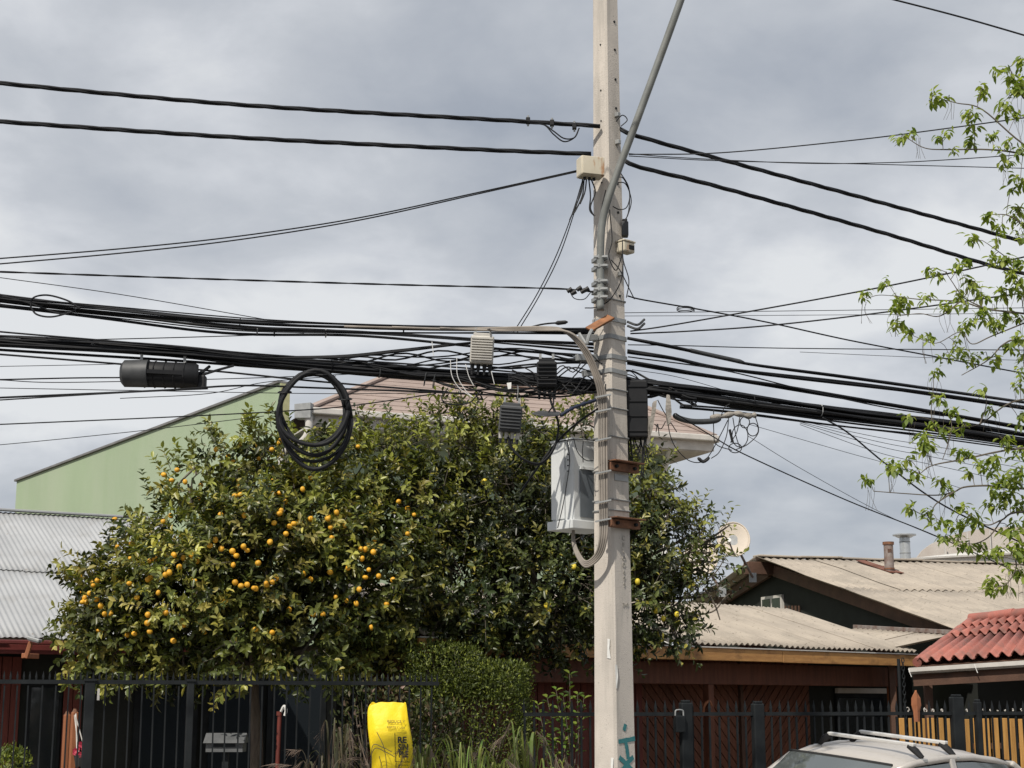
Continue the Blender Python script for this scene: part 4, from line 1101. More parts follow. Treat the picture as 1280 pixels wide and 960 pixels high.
grass_tuft(655, 885, 14.9, 24, .34, 'tall dry grass tuft in front of the lower fence start', G2c, True, 6)
grass_tuft(690, 932, 14.2, 30, .36, 'arching grass tuft with pink plumes left of the pole foot', G1c, True, 7)

# ------------------------------------------------------------------ box elder branches entering from the right
MY = 9.4
mt_base = P(1560, 960, MY + .3); mt = thing('box_elder_tree', 'leafy branches with drooping light green leaflets hanging over the cables', 'tree', (mt_base.x, mt_base.y, -.02))
mb = MB()
limb = spline([Vector((mt_base.x, mt_base.y, -.05)), P(1545, 700, MY + .3), P(1500, 450, MY + .2), P(1440, 200, MY + .1), P(1400, 20, MY), P(1385, -120, MY)], 8)
mb.tube(limb, [.13 - .105 * i / (len(limb) - 1) for i in range(len(limb))], 10)
mb.build('trunk', M['bark'], mt, smooth=True)
br = [[(1445, 200), (1340, 215), (1279, 180), (1228, 137), (1197, 129), (1177, 124)],
      [(1445, 240), (1350, 215), (1279, 193), (1235, 187), (1185, 187), (1156, 185), (1133, 172)],
      [(1430, 150), (1320, 150), (1282, 125), (1268, 100), (1262, 84)],
      [(1470, 330), (1350, 330), (1290, 290), (1262, 270), (1238, 268)],
      [(1460, 400), (1350, 372), (1290, 350), (1262, 325), (1235, 305)],
      [(1490, 450), (1380, 405), (1280, 392), (1232, 386), (1200, 377), (1147, 374), (1120, 370)],
      [(1232, 386), (1205, 372), (1190, 352), (1182, 340)],
      [(1500, 480), (1380, 432), (1280, 425), (1255, 430), (1235, 450), (1202, 469)],
      [(1290, 400), (1240, 420), (1215, 430), (1200, 415), (1170, 429), (1142, 420)],
      [(1200, 377), (1175, 395), (1150, 392), (1122, 395)],
      [(1510, 560), (1400, 520), (1300, 500), (1260, 505), (1225, 530), (1190, 535)],
      [(1520, 620), (1400, 575), (1290, 560), (1200, 575), (1165, 582), (1150, 592)],
      [(1525, 640), (1400, 620), (1300, 612), (1250, 609), (1232, 607), (1205, 609), (1192, 615), (1170, 619), (1132, 617), (1092, 614)],
      [(1192, 615), (1170, 630), (1160, 645), (1138, 636)],
      [(1530, 700), (1400, 650), (1280, 640), (1252, 650), (1232, 656), (1205, 640)],
      [(1252, 650), (1235, 672), (1212, 680), (1185, 672)],
      [(1530, 720), (1400, 690), (1310, 670), (1272, 690), (1270, 710), (1258, 730), (1238, 735)],
      [(1190, 535), (1185, 555), (1178, 575)], [(1225, 530), (1232, 510), (1233, 495)], [(1185, 555), (1165, 525), (1167, 480)]]
bpts = []
mbb = MB()
rgm = random.Random(5)
for bi, path in enumerate(br):
    yo = rgm.uniform(-.35, .35)
    main = path[0][0] > 1400
    pp = spline([P(a, b, MY + (yo if a < 1400 else .1)) for a, b in path], 6)
    r0_, r1_ = (.011, .0024) if main else (.005, .002)
    mbb.tube(pp, [r0_ + (r1_ - r0_) * (i / (len(pp) - 1)) ** .6 for i in range(len(pp))], 6)
    bpts += pp
mbb.build('branches', M['twig'], mt, smooth=True)
cl = [(1162, 126), (1187, 123), (1228, 114), (1265, 95), (1270, 110), (1261, 125), (1212, 150), (1219, 163), (1126, 176), (1143, 172), (1178, 178), (1194, 190), (1212, 183), (1247, 188), (1266, 184), (1261, 205), (1264, 240), (1276, 226), (1238, 276), (1270, 280), (1222, 306), (1248, 305), (1261, 326), (1255, 335), (1272, 340),
      (1106, 355), (1084, 377), (1160, 341), (1182, 346), (1202, 340), (1220, 355), (1120, 375), (1119, 393), (1130, 382), (1162, 375), (1195, 370), (1182, 388), (1205, 387), (1230, 375), (1235, 394), (1122, 410), (1141, 421), (1160, 427), (1200, 418), (1250, 415), (1271, 425), (1195, 437), (1185, 444), (1210, 449), (1232, 444),
      (1167, 472), (1177, 508), (1187, 520), (1230, 495), (1239, 512), (1137, 527), (1155, 547), (1167, 532), (1185, 542), (1207, 537), (1249, 549), (1275, 530), (1275, 447), (1275, 482), (1272, 357),
      (1152, 557), (1159, 568), (1195, 570), (1205, 579), (1110, 587), (1127, 592), (1137, 580), (1149, 596), (1087, 609), (1175, 605), (1185, 618), (1225, 590), (1235, 599), (1245, 607), (1255, 619), (1265, 602), (1272, 614), (1276, 592), (1137, 641), (1159, 648), (1171, 653), (1202, 638), (1220, 656), (1234, 637), (1272, 640), (1182, 674), (1197, 681), (1207, 687), (1270, 687), (1277, 700), (1260, 717), (1240, 703), (1232, 739), (1247, 736),
      (1250, 92), (1278, 92), (1280, 78), (1274, 122), (1256, 140), (1272, 150), (1240, 176), (1277, 196), (1276, 262), (1253, 285), (1277, 300), (1240, 330), (1262, 345), (1276, 372), (1258, 365), (1215, 368), (1248, 380), (1262, 398), (1278, 405), (1240, 405), (1222, 402), (1262, 440), (1280, 462), (1248, 455), (1262, 560), (1245, 580), (1277, 570), (1215, 600), (1262, 630), (1240, 620), (1278, 628), (1252, 640), (1210, 650), (1262, 665), (1278, 660), (1195, 655), (1270, 668), (1252, 690), (1225, 690), (1276, 720), (1300, 180), (1310, 300), (1305, 420), (1310, 560), (1315, 620), (1320, 680)]
def compound(seed):
    rg = np.random.default_rng(seed); n = 11 + seed % 4
    b, d, nv = [], [], []
    for j in range(n):
        a = j * 2.4 + rg.normal(0, .3); up_ = rg.choice([-.75, -.45, -.1, .25], p=[.4, .3, .2, .1])
        b.append((rg.normal(0, .016), rg.normal(0, .016), .03 - .055 * j / n + rg.normal(0, .006)))
        d.append((math.cos(a), math.sin(a), up_ - .25 * rg.random())); nv.append((math.cos(a) * .4 + rg.normal(0, .2), math.sin(a) * .4, 1))
    L = .056 * (.6 + .75 * rg.random(n)); Wd = L * (.36 + .16 * rg.random(n))
    return leaf_mesh('leaf_cluster', M['maple'], np.array(b, float), np.array(d, float), np.array(nv, float), L, Wd, tints(n, [(.25, .31, .060), (.34, .39, .085), (.16, .22, .05)], (3, 2, 2), rg, .12), .10, .25)
cms = [compound(s) for s in range(14)]
oc = [(1372, 60, MY, 55, 1), (1350, 170, MY, 40, 1), (1400, 250, MY, 60, 1), (1360, 340, MY, 40, 1), (1420, 400, MY, 60, 1), (1370, 480, MY, 40, .8), (1430, 560, MY, 60, 1), (1380, 640, MY, 45, .8), (1470, 180, MY + .4, 70, 1), (1500, 360, MY + .4, 70, 1), (1385, -60, MY, 60, 1), (1450, -20, MY + .3, 70, 1)]
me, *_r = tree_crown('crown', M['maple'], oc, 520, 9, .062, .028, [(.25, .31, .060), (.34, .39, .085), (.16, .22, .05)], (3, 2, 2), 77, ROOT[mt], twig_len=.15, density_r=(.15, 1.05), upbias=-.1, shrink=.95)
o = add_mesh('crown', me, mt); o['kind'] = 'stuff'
mbt = MB()
for (px, py) in cl:
    near = min(bpts, key=lambda q_: (q_ - P(px, py, q_.y)).length)
    c = P(px, py, near.y + rgm.uniform(-.06, .06)) + UP * .02
    mbt.tube(spline([near, near.lerp(c, .6) + UP * .015, c], 4), .0022, 4, False)
    for k in range(2 if rgm.random() < .8 else 1):
        off = Vector((rgm.uniform(-.035, .035), rgm.uniform(-.05, .05), rgm.uniform(-.03, .035)))
        rz = rgm.uniform(0, 6.28)
        rm = Matrix.Rotation(rz, 3, 'Z') @ Matrix.Rotation(rgm.uniform(-.5, .2), 3, 'X')
        s_ = rgm.uniform(.75, 1.12)
        link_mesh('leaf_cluster', cms[rgm.randrange(14)], mt, c + off, rm, (s_, s_, s_))
        mbt.tube([c, c + off], .0016, 4, False)
    if rgm.random() < .22:      # hanging seed strings
        for k in range(4):
            a = c + Vector((rgm.uniform(-.04, .04), 0, -.02)); mbt.tube(spline([a, a + Vector((rgm.uniform(-.02, .02), 0, -.06)), a + Vector((rgm.uniform(-.03, .03), 0, -.14))], 3), .0012, 3, False)
o = mbt.build('twigs', M['twig'], mt); o['kind'] = 'stuff'

# ================================================================== UTILITY POLE
PY = 12.5
PUv, PVv = hdir(44)
PAX = (PUv, PVv, UP)
def pole_c(z):          # axis of the pole (leans very slightly)
    a, b = P(768.5, 950, PY), P(756.5, 0, PY)
    return a.lerp(b, (z - a.z) / (b.z - a.z))
def pole_w(z): return .286 + (.194 - .286) * (z - 1.25) / (7.15 - 1.25)
def zpy(py): return P(760, py, PY).z
pole = thing('utility_pole', 'tall square tapered concrete utility pole carrying all the cables', 'pole', (pole_c(0).x, PY, 0))
mb = MB(); rings = []
for z in [-.3, 0, 1, 2, 3, 4, 5, 6, 7, 8, 8.6]:
    c = pole_c(z); c.z = z; h = pole_w(z) / 2 / 1.22; ch = .16 * h
    rings.append([c + PUv * a + PVv * b for a, b in ((-h, -h + ch), (-h + ch, -h), (h - ch, -h), (h, -h + ch), (h, h - ch), (h - ch, h), (-h + ch, h), (-h, h - ch))])
mb.loft(rings); mb.build('shaft', M['concrete'], pole)
def face_pt(z, face, off, out_=.0):
    """point on the right ('r') or left ('l') visible face; off in -1..1 across the face"""
    c = pole_c(z); c.z = z; h = pole_w(z) / 2 / 1.22
    if face == 'r': return c - PVv * (h + out_) + PUv * off * h
    return c - PUv * (h + out_) + PVv * off * h
bolt = MB().cyl((0, 0, 0), (0, .012, 0), .011, 8).mesh('bolt_hole', M['iron'])
for py in (30, 65, 102, 138, 181, 232, 268, 303, 345, 372):
    link_mesh('bolt_hole', bolt, pole, face_pt(zpy(py), 'r', .25, .006), Matrix.Rotation(R(44), 3, 'Z'))
for py in (60, 117, 155, 232, 290, 330):
    link_mesh('bolt_hole', bolt, pole, face_pt(zpy(py), 'l', -.2, .006), Matrix.Rotation(R(-46), 3, 'Z'), (.6, 1, .6))
for py in (147, 181, 345):
    MB().box(face_pt(zpy(py), 'r', .2, .02), (.035, .04, .035), PAX).build('bolt_plate', M['galv'], pole, bevel=.004)
# metal bands round the pole
def band(py, r=.006, mm='galv', name='strap_band', h=None):
    z = zpy(py); c = pole_c(z); c.z = z; w = pole_w(z) / 2 / 1.22 + r
    ch = .14 * w
    ring = [c + PUv * a + PVv * b + UP * random.uniform(-.004, .004) for a, b in ((-w, -w + ch), (-w + ch, -w), (w - ch, -w), (w, -w + ch), (w, w - ch), (w - ch, w), (-w + ch, w), (-w, w - ch), (-w, -w + ch))]
    if h:
        m2 = MB(); m2.loft([[q + UP * dz for q in ring[:-1]] for dz in (-h / 2, h / 2)], True, False); return m2.build(name, M[mm], pole, solid=.006)
    return MB().tube(ring, r, 5).build(name, M[mm], pole)
for py in (378, 490, 513, 549, 590, 627, 640): band(py)
for py in (403, 424, 449, 467): band(py, .008, 'galv', 'clamp_band', .035)
for py, ln in ((424, .20), (449, .24), (467, .16)):
    q = face_pt(zpy(py), 'l', .3, .02)
    MB().beam(q, q - PUv * ln * .9 + PVv * .02 - UP * .03, .035, .05).build('cable_clamp', M['galv'], pole, bevel=.005)
for py in (403, 408):
    q = face_pt(zpy(py), 'r', .9, .02)
    MB().tube(spline([q, q + Vector((.08, -.02, -.03)), q + Vector((.14, 0, .02))]), .010, 6).build('hook', M['dark_alu'], pole)
# rusty steel brackets
for py in (587, 657):
    z = zpy(py); q = face_pt(z, 'r', -.02, .025)
    b_ = MB().box(q, (.33, .045, .062), PAX).build('steel_bracket', M['rust'], pole, bevel=.003)
    MB().box(q + UP * .041 - PVv * .03, (.34, .10, .008), PAX).build('flange', M['rust'], b_)
    for s in (-.11, .10):
        MB().cyl(q + PUv * s - PVv * .022, q + PUv * s - PVv * .045, .014, 6).build('bolt', M['iron'], b_)
# dull plate below the upper bracket
MB().box(face_pt(zpy(599), 'r', .0, .004), (.16, .006, .05), PAX).build('number_plate', M['galv'], pole)
# orange plate
a_, b_ = P(736, 412, PY - .25), P(764, 396, PY - .18)
MB().beam(a_, b_, .09, .018, up=Vector((0, -.5, .8))).build('orange_plate', M['orange_plate'], pole, bevel=.003)
# graffiti, paper scraps, stamped characters
def text_mesh(s, size, m, ext=.0015):
    cu = bpy.data.curves.new('txt', 'FONT'); cu.body = s; cu.size = size; cu.extrude = ext; cu.align_x = 'CENTER'; cu.align_y = 'CENTER'; cu.resolution_u = 3
    ob_ = bpy.data.objects.new('txt', cu); COL.objects.link(ob_)
    dg = bpy.context.evaluated_depsgraph_get(); me_ = bpy.data.meshes.new_from_object(ob_.evaluated_get(dg))
    bpy.data.objects.remove(ob_); me_.materials.clear(); me_.materials.append(m); return me_
def basis(X, Z):        # text matrix: x along X, y along Z, facing X x Z
    X = Vector(X).normalized(); Z = Vector(Z).normalized(); return Matrix((X, Z, X.cross(Z))).transposed()
RB = basis(PUv, UP)
def stroke(pts, w, name='graffiti_stroke'):
    m2 = MB(); vs, fs = [], []
    P3 = spline([face_pt(zpy(py), 'r', u, .0035) for u, py in pts], 5) if len(pts) > 2 else [face_pt(zpy(py), 'r', u, .0035) for u, py in pts]
    for i, q in enumerate(P3):
        T = (P3[min(i + 1, len(P3) - 1)] - P3[max(i - 1, 0)]).normalized(); sd = T.cross(PVv).normalized() * w * random.uniform(.9, 1.1)
        vs += [q - sd, q + sd]
    fs = [(2 * i, 2 * i + 1, 2 * i + 3, 2 * i + 2) for i in range(len(P3) - 1)]
    m2.add(vs, fs); m2.build(name, M['teal'], pole, solid=.001)
stroke([(-.25, 908), (.02, 910)], .026)
stroke([(-.75, 926.5), (0, 925), (.85, 923)], .017)
stroke([(-.05, 927), (.05, 936), (.15, 948)], .017)
stroke([(-.7, 946), (-.2, 952), (.5, 962)], .018)
stroke([(.65, 946), (.1, 953), (-.5, 964)], .018)
for i, s in enumerate('CE1OD699'):
    link_mesh('stamped_character', text_mesh(s, .05, M['engrave']), pole, face_pt(zpy(674 + i * 8.4), 'r', .12, .003), RB)
link_mesh('stamped_character', text_mesh('310', .045, M['engrave']), pole, face_pt(zpy(757), 'r', .2, .003), RB)
def scrap(py0, py1, face, u0, u1):
    qs = [face_pt(zpy(py0), face, u0, .004), face_pt(zpy(py0 + 1), face, u1, .006), face_pt(zpy((py0 + py1) / 2), face, u1 + .03, .01), face_pt(zpy(py1), face, u1 - .04, .005), face_pt(zpy(py1 - 1), face, u0 + .05, .004)]
    MB().add(qs, [(0, 1, 2, 3, 4)]).build('paper_scrap', M['poster'], pole, solid=.001)
scrap(799, 824, 'l', -.42, -.66); scrap(831, 861, 'r', -.98, -.80); scrap(946, 975, 'l', -.62, -.86)

# ---- things on the pole
# cream junction box
jc = P(738, 210, PY - .25); mp_ = mpp(PY - .25, 210)
jb = thing('junction_box', 'cream rust stained junction box strapped high on the pole', 'electrical box', jc - UP * .1)
JU, JV = hdir(18)
MB().box(jc, (31 * mp_, .13, 25 * mp_), (JU, JV, UP)).build('case', M['cream_box'], jb, bevel=.012)
MB().box(jc - JV * .07, (29 * mp_, .012, 23 * mp_), (JU, JV, UP)).build('lid', M['cream_box'], jb, bevel=.004)
MB().box(jc + JV * .12, (.05, .16, .06), (JU, JV, UP)).build('mount', M['galv'], jb)
for k in range(3): MB().cyl(jc + JU * (.04 * k - .05) - UP * 12 * mp_, jc + JU * (.04 * k - .05) - UP * 16 * mp_, .012, 8).build('cable_gland', M['black_plastic'], jb)
# small cream meter box and grey terminal
q = face_pt(zpy(313), 'r', .55, .05)
sbx = thing('small_meter_box', 'small cream plastic box with a dark opening on the pole', 'electrical box', q - UP * .06)
MB().box(q, (.13, .09, .085), PAX).build('case', M['cream_box'], sbx, bevel=.012)
MB().box(q - PVv * .047 + PUv * .02, (.06, .008, .035), PAX).build('opening', M['iron'], sbx)
MB().box(q + UP * .05, (.14, .10, .016), PAX).build('lid', M['cream_box'], sbx, bevel=.005)
q = P(781, 287, PY - .02)
gbx = thing('terminal_block', 'small grey terminal block on the shaded edge of the pole', 'electrical box', q - UP * .06)
MB().box(q, (.055, .08, .12)).build('case', M['dark_alu'], gbx, bevel=.006)
MB().box(q + UP * .07, (.04, .05, .03)).build('cover', M['black_plastic'], gbx, bevel=.004)
# street light arm
arm = thing('street_light_arm', 'grey curved street light arm clamped to the pole', 'street light', P(750, 388, PY - .2))
ap = [P(750.5, 388, PY - .2), P(750.5, 340, PY - .2), P(751, 300, PY - .22), P(753.5, 275, PY - .23), P(760, 250, PY - .26), P(772, 215, PY - .3), P(800, 140, PY - .38), P(851, 0, PY - .55), P(898, -140, PY - .75)]
MB().tube(spline(ap, 8), .030, 14).build('tube', M['arm_grey'], arm, smooth='all')
hd_ = P(925, -205, PY - .95)
mb = MB().loft([rings_ellipse(hd_.lerp(P(893, -128, PY - .74), t_) + UP * .0, (.9, 0, -.3), (0, 1, 0), w, w * .8, 12) for t_, w in ((-.8, .02), (-.6, .09), (0, .13), (.6, .10), (1.0, .04))])
mb.build('lamp_head', M['arm_grey'], arm, smooth='all')
for py in (322, 333, 352, 362, 372):
    q = P(750, py, PY - .2)
    c_ = MB().box(q + Vector((.0, .05, 0)), (.085, .16, .035), (JU, JV, UP)).build('clamp', M['galv'], arm, bevel=.004)
    MB().cyl(q + Vector((-.05, -.02, 0)), q + Vector((.055, -.03, 0)), .012, 6).build('clamp_bolt', M['galv'], c_)
# telecom cabinet behind-left of the pole
KU, KV = hdir(40)
kc = P(717, 655, PY - .05); kh = 107 * mpp(PY, 610)
cab = thing('telecom_cabinet', 'light grey telecom cabinet mounted on the left of the pole', 'cabinet', kc)
def Kp(u, v, z): return kc + KU * u + KV * v + UP * z
wl, wr = .25, .36
mb = MB().prism([Kp(0, 0, 0), Kp(wr, 0, 0), Kp(wr, wl, 0), Kp(0, wl, 0)], UP * kh); mb.build('case', M['cab_white'], cab, bevel=.01)
MB().prism([Kp(-.03, -.02, -.035), Kp(wr + .02, -.02, -.035), Kp(wr + .02, wl + .03, -.035), Kp(-.03, wl + .03, -.035)], UP * .07).build('base_flange', M['cab_white'], cab, bevel=.006)
MB().prism([Kp(-.012, -.012, kh - .008), Kp(wr + .012, -.012, kh - .008), Kp(wr + .012, wl + .012, kh - .008), Kp(-.012, wl + .012, kh - .008)], UP * .018).build('top_cover', M['cab_white'], cab, bevel=.005)
MB().prism([Kp(-.004, .09, .05), Kp(-.004, wl - .008, .05), Kp(-.004, wl - .008, kh - .02), Kp(-.004, .09, kh - .02)], -KU * .012).build('side_panel', M['cab_white'], cab)
gr_ = MB().prism([Kp(.065, -.004, .06), Kp(.31, -.004, .06), Kp(.31, -.004, kh - .24), Kp(.065, -.004, kh - .24)], -KV * .006).build('grille', M['cab_dark'], cab)
MB().beam(Kp(.18, -.012, kh - .215), Kp(.18, -.012, kh - .235), .23, .02, up=KV).build('grille_trim', M['cab_white'], cab)
MB().beam(Kp(-.02, .17, .04), Kp(-.02, .055, .43), .014, .03, up=KU).build('stay_bar', M['cab_white'], cab)
for i in range(4): MB().cyl(Kp(-.005, .05, .42 + i * .045), Kp(-.016, .05, .42 + i * .045), .005, 8).build('screw', M['iron'], cab)
MB().box(Kp(.30, .06, kh * .5), (.16, .08, kh * .8), (KU, KV, UP)).build('mount_rail', M['galv'], cab)
# graffiti-free; cable from the roof of the cabinet
# ================================================================== CABLES
def cable_pts(pts, seg=9):
    c = spline([P(*p) for p in pts], seg)
    def run_on(e_, d):              # spans run on well past the picture
        return [e_ + Vector((d.x, d.y, d.z * (1 - .05 * k))) * (k * 1.2) for k in range(1, 9)]
    if pts[0][0] <= -30 or (pts[0][0] == 1060 and pts[0][1] < 0): c = run_on(c[0], (c[0] - c[1]).normalized())[::-1] + c
    if pts[-1][0] <= -30 or pts[-1][0] >= 1300: c = c + run_on(c[-1], (c[-1] - c[-2]).normalized())
    return c
def cable(name, lab, pts, r, m='black_cable', grp=None, seg=9, n=6, cat='cable'):
    c = cable_pts(pts, seg)
    return tag(MB().tube(c, r, n).build(name, M[m], None, smooth='all', origin=c[0]), lab, cat, grp)
def twisted(name, lab, pts, r, strands, pitch, m='black_cable', grp=None, cat='power line'):
    c = cable_pts(pts, 14); t = thing(name, lab, cat, c[0], grp)
    # resample evenly
    acc = [0]
    for a, b in zip(c, c[1:]): acc.append(acc[-1] + (b - a).length)
    step = pitch / 8; n = int(acc[-1] / step); rs = []
    j = 0
    for i in range(n + 1):
        s = i * step
        while j < len(acc) - 2 and acc[j + 1] < s: j += 1
        rs.append(c[j].lerp(c[j + 1], min(1, (s - acc[j]) / max(1e-6, acc[j + 1] - acc[j]))))
    for k in range(strands):
        pp = []
        for i, q in enumerate(rs):
            T = (rs[min(i + 1, n)] - rs[max(i - 1, 0)]).normalized(); N = (UP - T * UP.dot(T)).normalized(); B = T.cross(N)
            a = 2 * math.pi * (i / 8 + k / strands)
            pp.append(q + (N * math.cos(a) + B * math.sin(a)) * r * .82)
        MB().tube(pp, r * 1.16, 6).build('strand', M[m], t, smooth='all')
    return t
D = PY
twisted('power_line', 'upper thick twisted black power line coming to the pole', [(-60, 98, 11.4), (0, 104, 11.5), (300, 131, 11.9), (640, 151, 12.35), (756, 158, D - .1)], .0100, 3, .85, grp='power lines')
twisted('power_line', 'lower thick twisted black power line coming to the pole', [(-60, 148, 11.4), (0, 152, 11.5), (300, 172, 11.9), (600, 187, 12.3), (754, 193, D - .1)], .0100, 3, .85, grp='power lines')
twisted('power_line', 'upper twisted power line sagging away from pole to leafy branches', [(772, 160, D), (790, 168, D), (900, 199, 12.9), (1100, 253, 13.8), (1280, 302, 14.6), (1340, 317, 14.9)], .0100, 3, .85, grp='power lines')
twisted('power_line', 'lower twisted power line sagging away from pole to leafy branches', [(774, 197, D), (800, 209, D), (900, 234, 12.9), (1100, 290, 13.8), (1225, 328, 14.4), (1280, 342, 14.6), (1340, 355, 14.9)], .0100, 3, .85, grp='power lines')
# clamps on the upper line
cn = thing('line_clamp', 'black clamp with a looping jumper wire on the upper power line', 'clamp', P(690, 154, 12.4))
for px, py in ((660, 151), (690, 154), (718, 158)):
    q = P(px, py, 12.38); MB().box(q, (.035, .05, .05)).build('clamp_body', M['black_plastic'], cn, bevel=.006)
    MB().cyl(q - UP * .045, q + UP * .045, .008, 6).build('clamp_bolt', M['galv'], cn)
for off in (0, 4):
    MB().tube(cable_pts([(662, 154, 12.36), (680, 156, 12.36), (692, 164 + off, 12.34), (705, 173 + off, 12.34), (718, 172, 12.36), (724, 160, 12.38)]), .006, 5).build('jumper', M['black_cable'], cn)
# thin upper wires, left
G_D = 'thin overhead wires'
for k, (dy0, dy1) in enumerate(((0, 0), (5.5, 1.5))):
    cable('overhead_wire', ('upper', 'lower')[k] + ' wire of a close pair sloping gently down from the cream box', [(722, 213 + dy1, D - .2), (600, 240 + dy1 * 1.2, 12.2), (450, 272 + dy1 * 2, 11.9), (300, 295 + dy0 * .8, 11.6), (150, 311 + dy0, 11.4), (-50, 327 + dy0 * 1.3, 11.2)], .0055, grp='pair of wires from the cream box')
twisted('service_wire', 'thin twisted wire with small insulators ending at the pole below the arm clamps', [(-50, 338, 11.4), (150, 345, 11.7), (300, 350, 11.9), (500, 356, 12.15), (700, 361, 12.4), (748, 366, D - .15)], .0042, 2, .6, cat='cable')
ins = thing('wire_insulators', 'row of small black insulators on the thin twisted wire', 'insulator', P(722, 363, 12.38))
for px, py in ((712, 363), (717, 366), (724, 361), (729, 364), (733, 362)):
    q = P(px, py, 12.36); MB().cyl(q - Vector((.018, 0, .01)), q + Vector((.018, 0, .012)), .016, 8, .02).build('insulator', M['black_plastic'], ins)
MB().tube(cable_pts([(712, 364, 12.36), (718, 373, 12.34), (730, 374, 12.34), (738, 366, 12.38)]), .004, 5).build('tail', M['black_cable'], ins)
cable('overhead_wire', 'faint thin wire sloping into the upper black cable bundle', [(-30, 342, 11.8), (0, 347, 11.8), (150, 368, 11.9), (330, 399, 12.1)], .0032)
for k, o_ in enumerate((0, 4)):
    cable('drop_wire', ('drop wire hanging steeply from the cream box, farther from the pole', 'drop wire hanging steeply from the cream box, nearer to the pole')[k], [(728 + o_ * .3, 226, D - .22), (716 + o_ * .5, 265, D - .2), (695 + o_, 320, D - .1), (670 + o_, 370, D + .05), (642 + o_ * 1.2, 415, D + .2)], .0042, grp='drop wires under the cream box')
jw = thing('jumper_bunch', 'bunch of loose black jumper wires drooping below the cream box', 'cable', P(740, 240, D - .25))
for pts in ([(728, 224), (727, 238), (722, 252), (716, 266), (712, 275)], [(733, 224), (731, 240), (725, 255)], [(736, 224), (738, 245), (737, 262), (743, 270)], [(739, 224), (744, 240), (738, 258), (741, 268)], [(730, 224), (728, 244), (720, 262), (716, 268)]):
    MB().tube(cable_pts([(a, b, D - .24) for a, b in pts], 6), .006, 5).build('wire', M['black_cable'], jw)
lp = thing('wire_loops', 'thin black wire loops hanging down the right edge of the pole', 'cable', P(780, 240, D - .2))
for pts in ([(768, 225), (778, 222), (787, 240), (784, 258), (775, 262), (766, 258)], [(770, 228), (782, 230), (789, 250), (785, 268), (781, 275)], [(775, 215), (786, 235), (786, 262), (780, 280)], [(762, 262), (765, 300), (761, 320), (770, 338), (778, 318)],
            [(778, 300), (779, 325), (786, 350), (783, 372)], [(757, 238), (752, 262), (755, 285)], [(764, 325), (775, 338), (786, 360), (793, 374)], [(731, 385), (745, 384), (762, 375), (776, 352), (779, 330)], [(770, 152), (778, 144), (784, 150), (776, 158)]):
    MB().tube(cable_pts([(a, b, D - .2) for a, b in pts], 7), .0045, 5).build('wire', M['black_cable'], lp)

def bundle(name, lab, path, n, spread, rr, mats, seed, wander=1.0, grp=None, ties=0):
    rg = random.Random(seed); c = cable_pts(path, 7); t = thing(name, lab, 'cable bundle', c[len(c) // 2], grp)
    m_ = len(c)
    for k in range(n):
        oz, oy = rg.uniform(-1, 1), rg.uniform(-1, 1); ph, fq = rg.uniform(0, 6.3), rg.uniform(1.0, 3.2)
        pp = []
        for i, q in enumerate(c):
            s = i / (m_ - 1); sp_ = spread(s) if callable(spread) else spread
            w = wander * .35 * math.sin(ph + fq * 6.28 * s)
            pp.append(q + Vector((0, (oy + w * .7) * sp_, (oz + w) * sp_)))
        MB().tube(pp, rg.uniform(*rr), 6).build('cable', M[rg.choice(mats)], t, smooth='all')
    rg2 = random.Random(seed + 9)
    for k in range(ties):
        i = rg2.randrange(2, m_ - 2); q = c[i]; sp_ = (spread(i / (m_ - 1)) if callable(spread) else spread) * 1.02
        T = (c[i + 1] - c[i - 1]).normalized(); N = (UP - T * UP.dot(T)).normalized(); B = T.cross(N)
        MB().tube([q + (N * math.cos(a) + B * math.sin(a)) * sp_ for a in [j * .63 for j in range(11)]], .004, 4).build('tie', M[rg2.choice(('dark_alu', 'black_cable', 'galv'))], t)
    return t
BK = ('black_cable', 'black_cable', 'black_cable2')
bundle('cable_bundle', 'upper black cable bundle, top strands running under the light grey amplifier', [(-60, 362, 11.6), (0, 374, 11.7), (100, 384, 11.8), (300, 403, 12.0), (450, 410, 12.2), (640, 412, 12.4), (730, 414, D - .02), (760, 416, D)], 8, lambda s: .036 - .012 * s, (.005, .009), BK, 1, 1.0, ties=5)
bundle('cable_bundle', 'upper black cable bundle, lower strands passing behind the light grey amplifier', [(-60, 372, 11.6), (0, 381, 11.7), (150, 397, 11.9), (300, 413, 12.1), (450, 418, 12.3), (600, 429, 12.5), (745, 441, D + .1)], 5, lambda s: .026 + .012 * s, (.005, .011), BK, 2, 1.1, ties=4)
bundle('cable_bundle', 'main thick black cable bundle left of the pole with the hanging coil', [(-60, 422, 11.6), (0, 427, 11.7), (200, 440, 11.9), (350, 453, 12.1), (500, 465, 12.3), (650, 475, 12.45), (748, 483, D)], 22, lambda s: .062 - .016 * s, (.006, .012), BK, 3, .8, ties=6)
bundle('cable_bundle', 'few black cables rising from the main bundle towards the upper bundle', [(290, 447, 12.0), (420, 446, 12.15), (500, 438, 12.3), (570, 430, 12.4), (640, 426, 12.5), (745, 430, D + .1)], 3, .012, (.006, .011), BK, 4)
bundle('cable_bundle', 'slack black cables fanned out between amplifier and pole', [(400, 457, 12.2), (470, 448, 12.25), (560, 446, 12.4), (650, 444, 12.5), (745, 452, D + .1)], 7, lambda s: .02 + .085 * math.sin(3.1 * s), (.005, .008), BK, 5, 1.2)
bundle('cable_bundle', 'loose black cables slung below the main bundle under the amplifier', [(440, 462, 12.2), (520, 472, 12.3), (600, 487, 12.3), (680, 493, 12.35), (748, 492, D - .05)], 6, lambda s: .03 + .03 * math.sin(3.1 * s), (.005, .009), BK, 6, 1.4, ties=4)
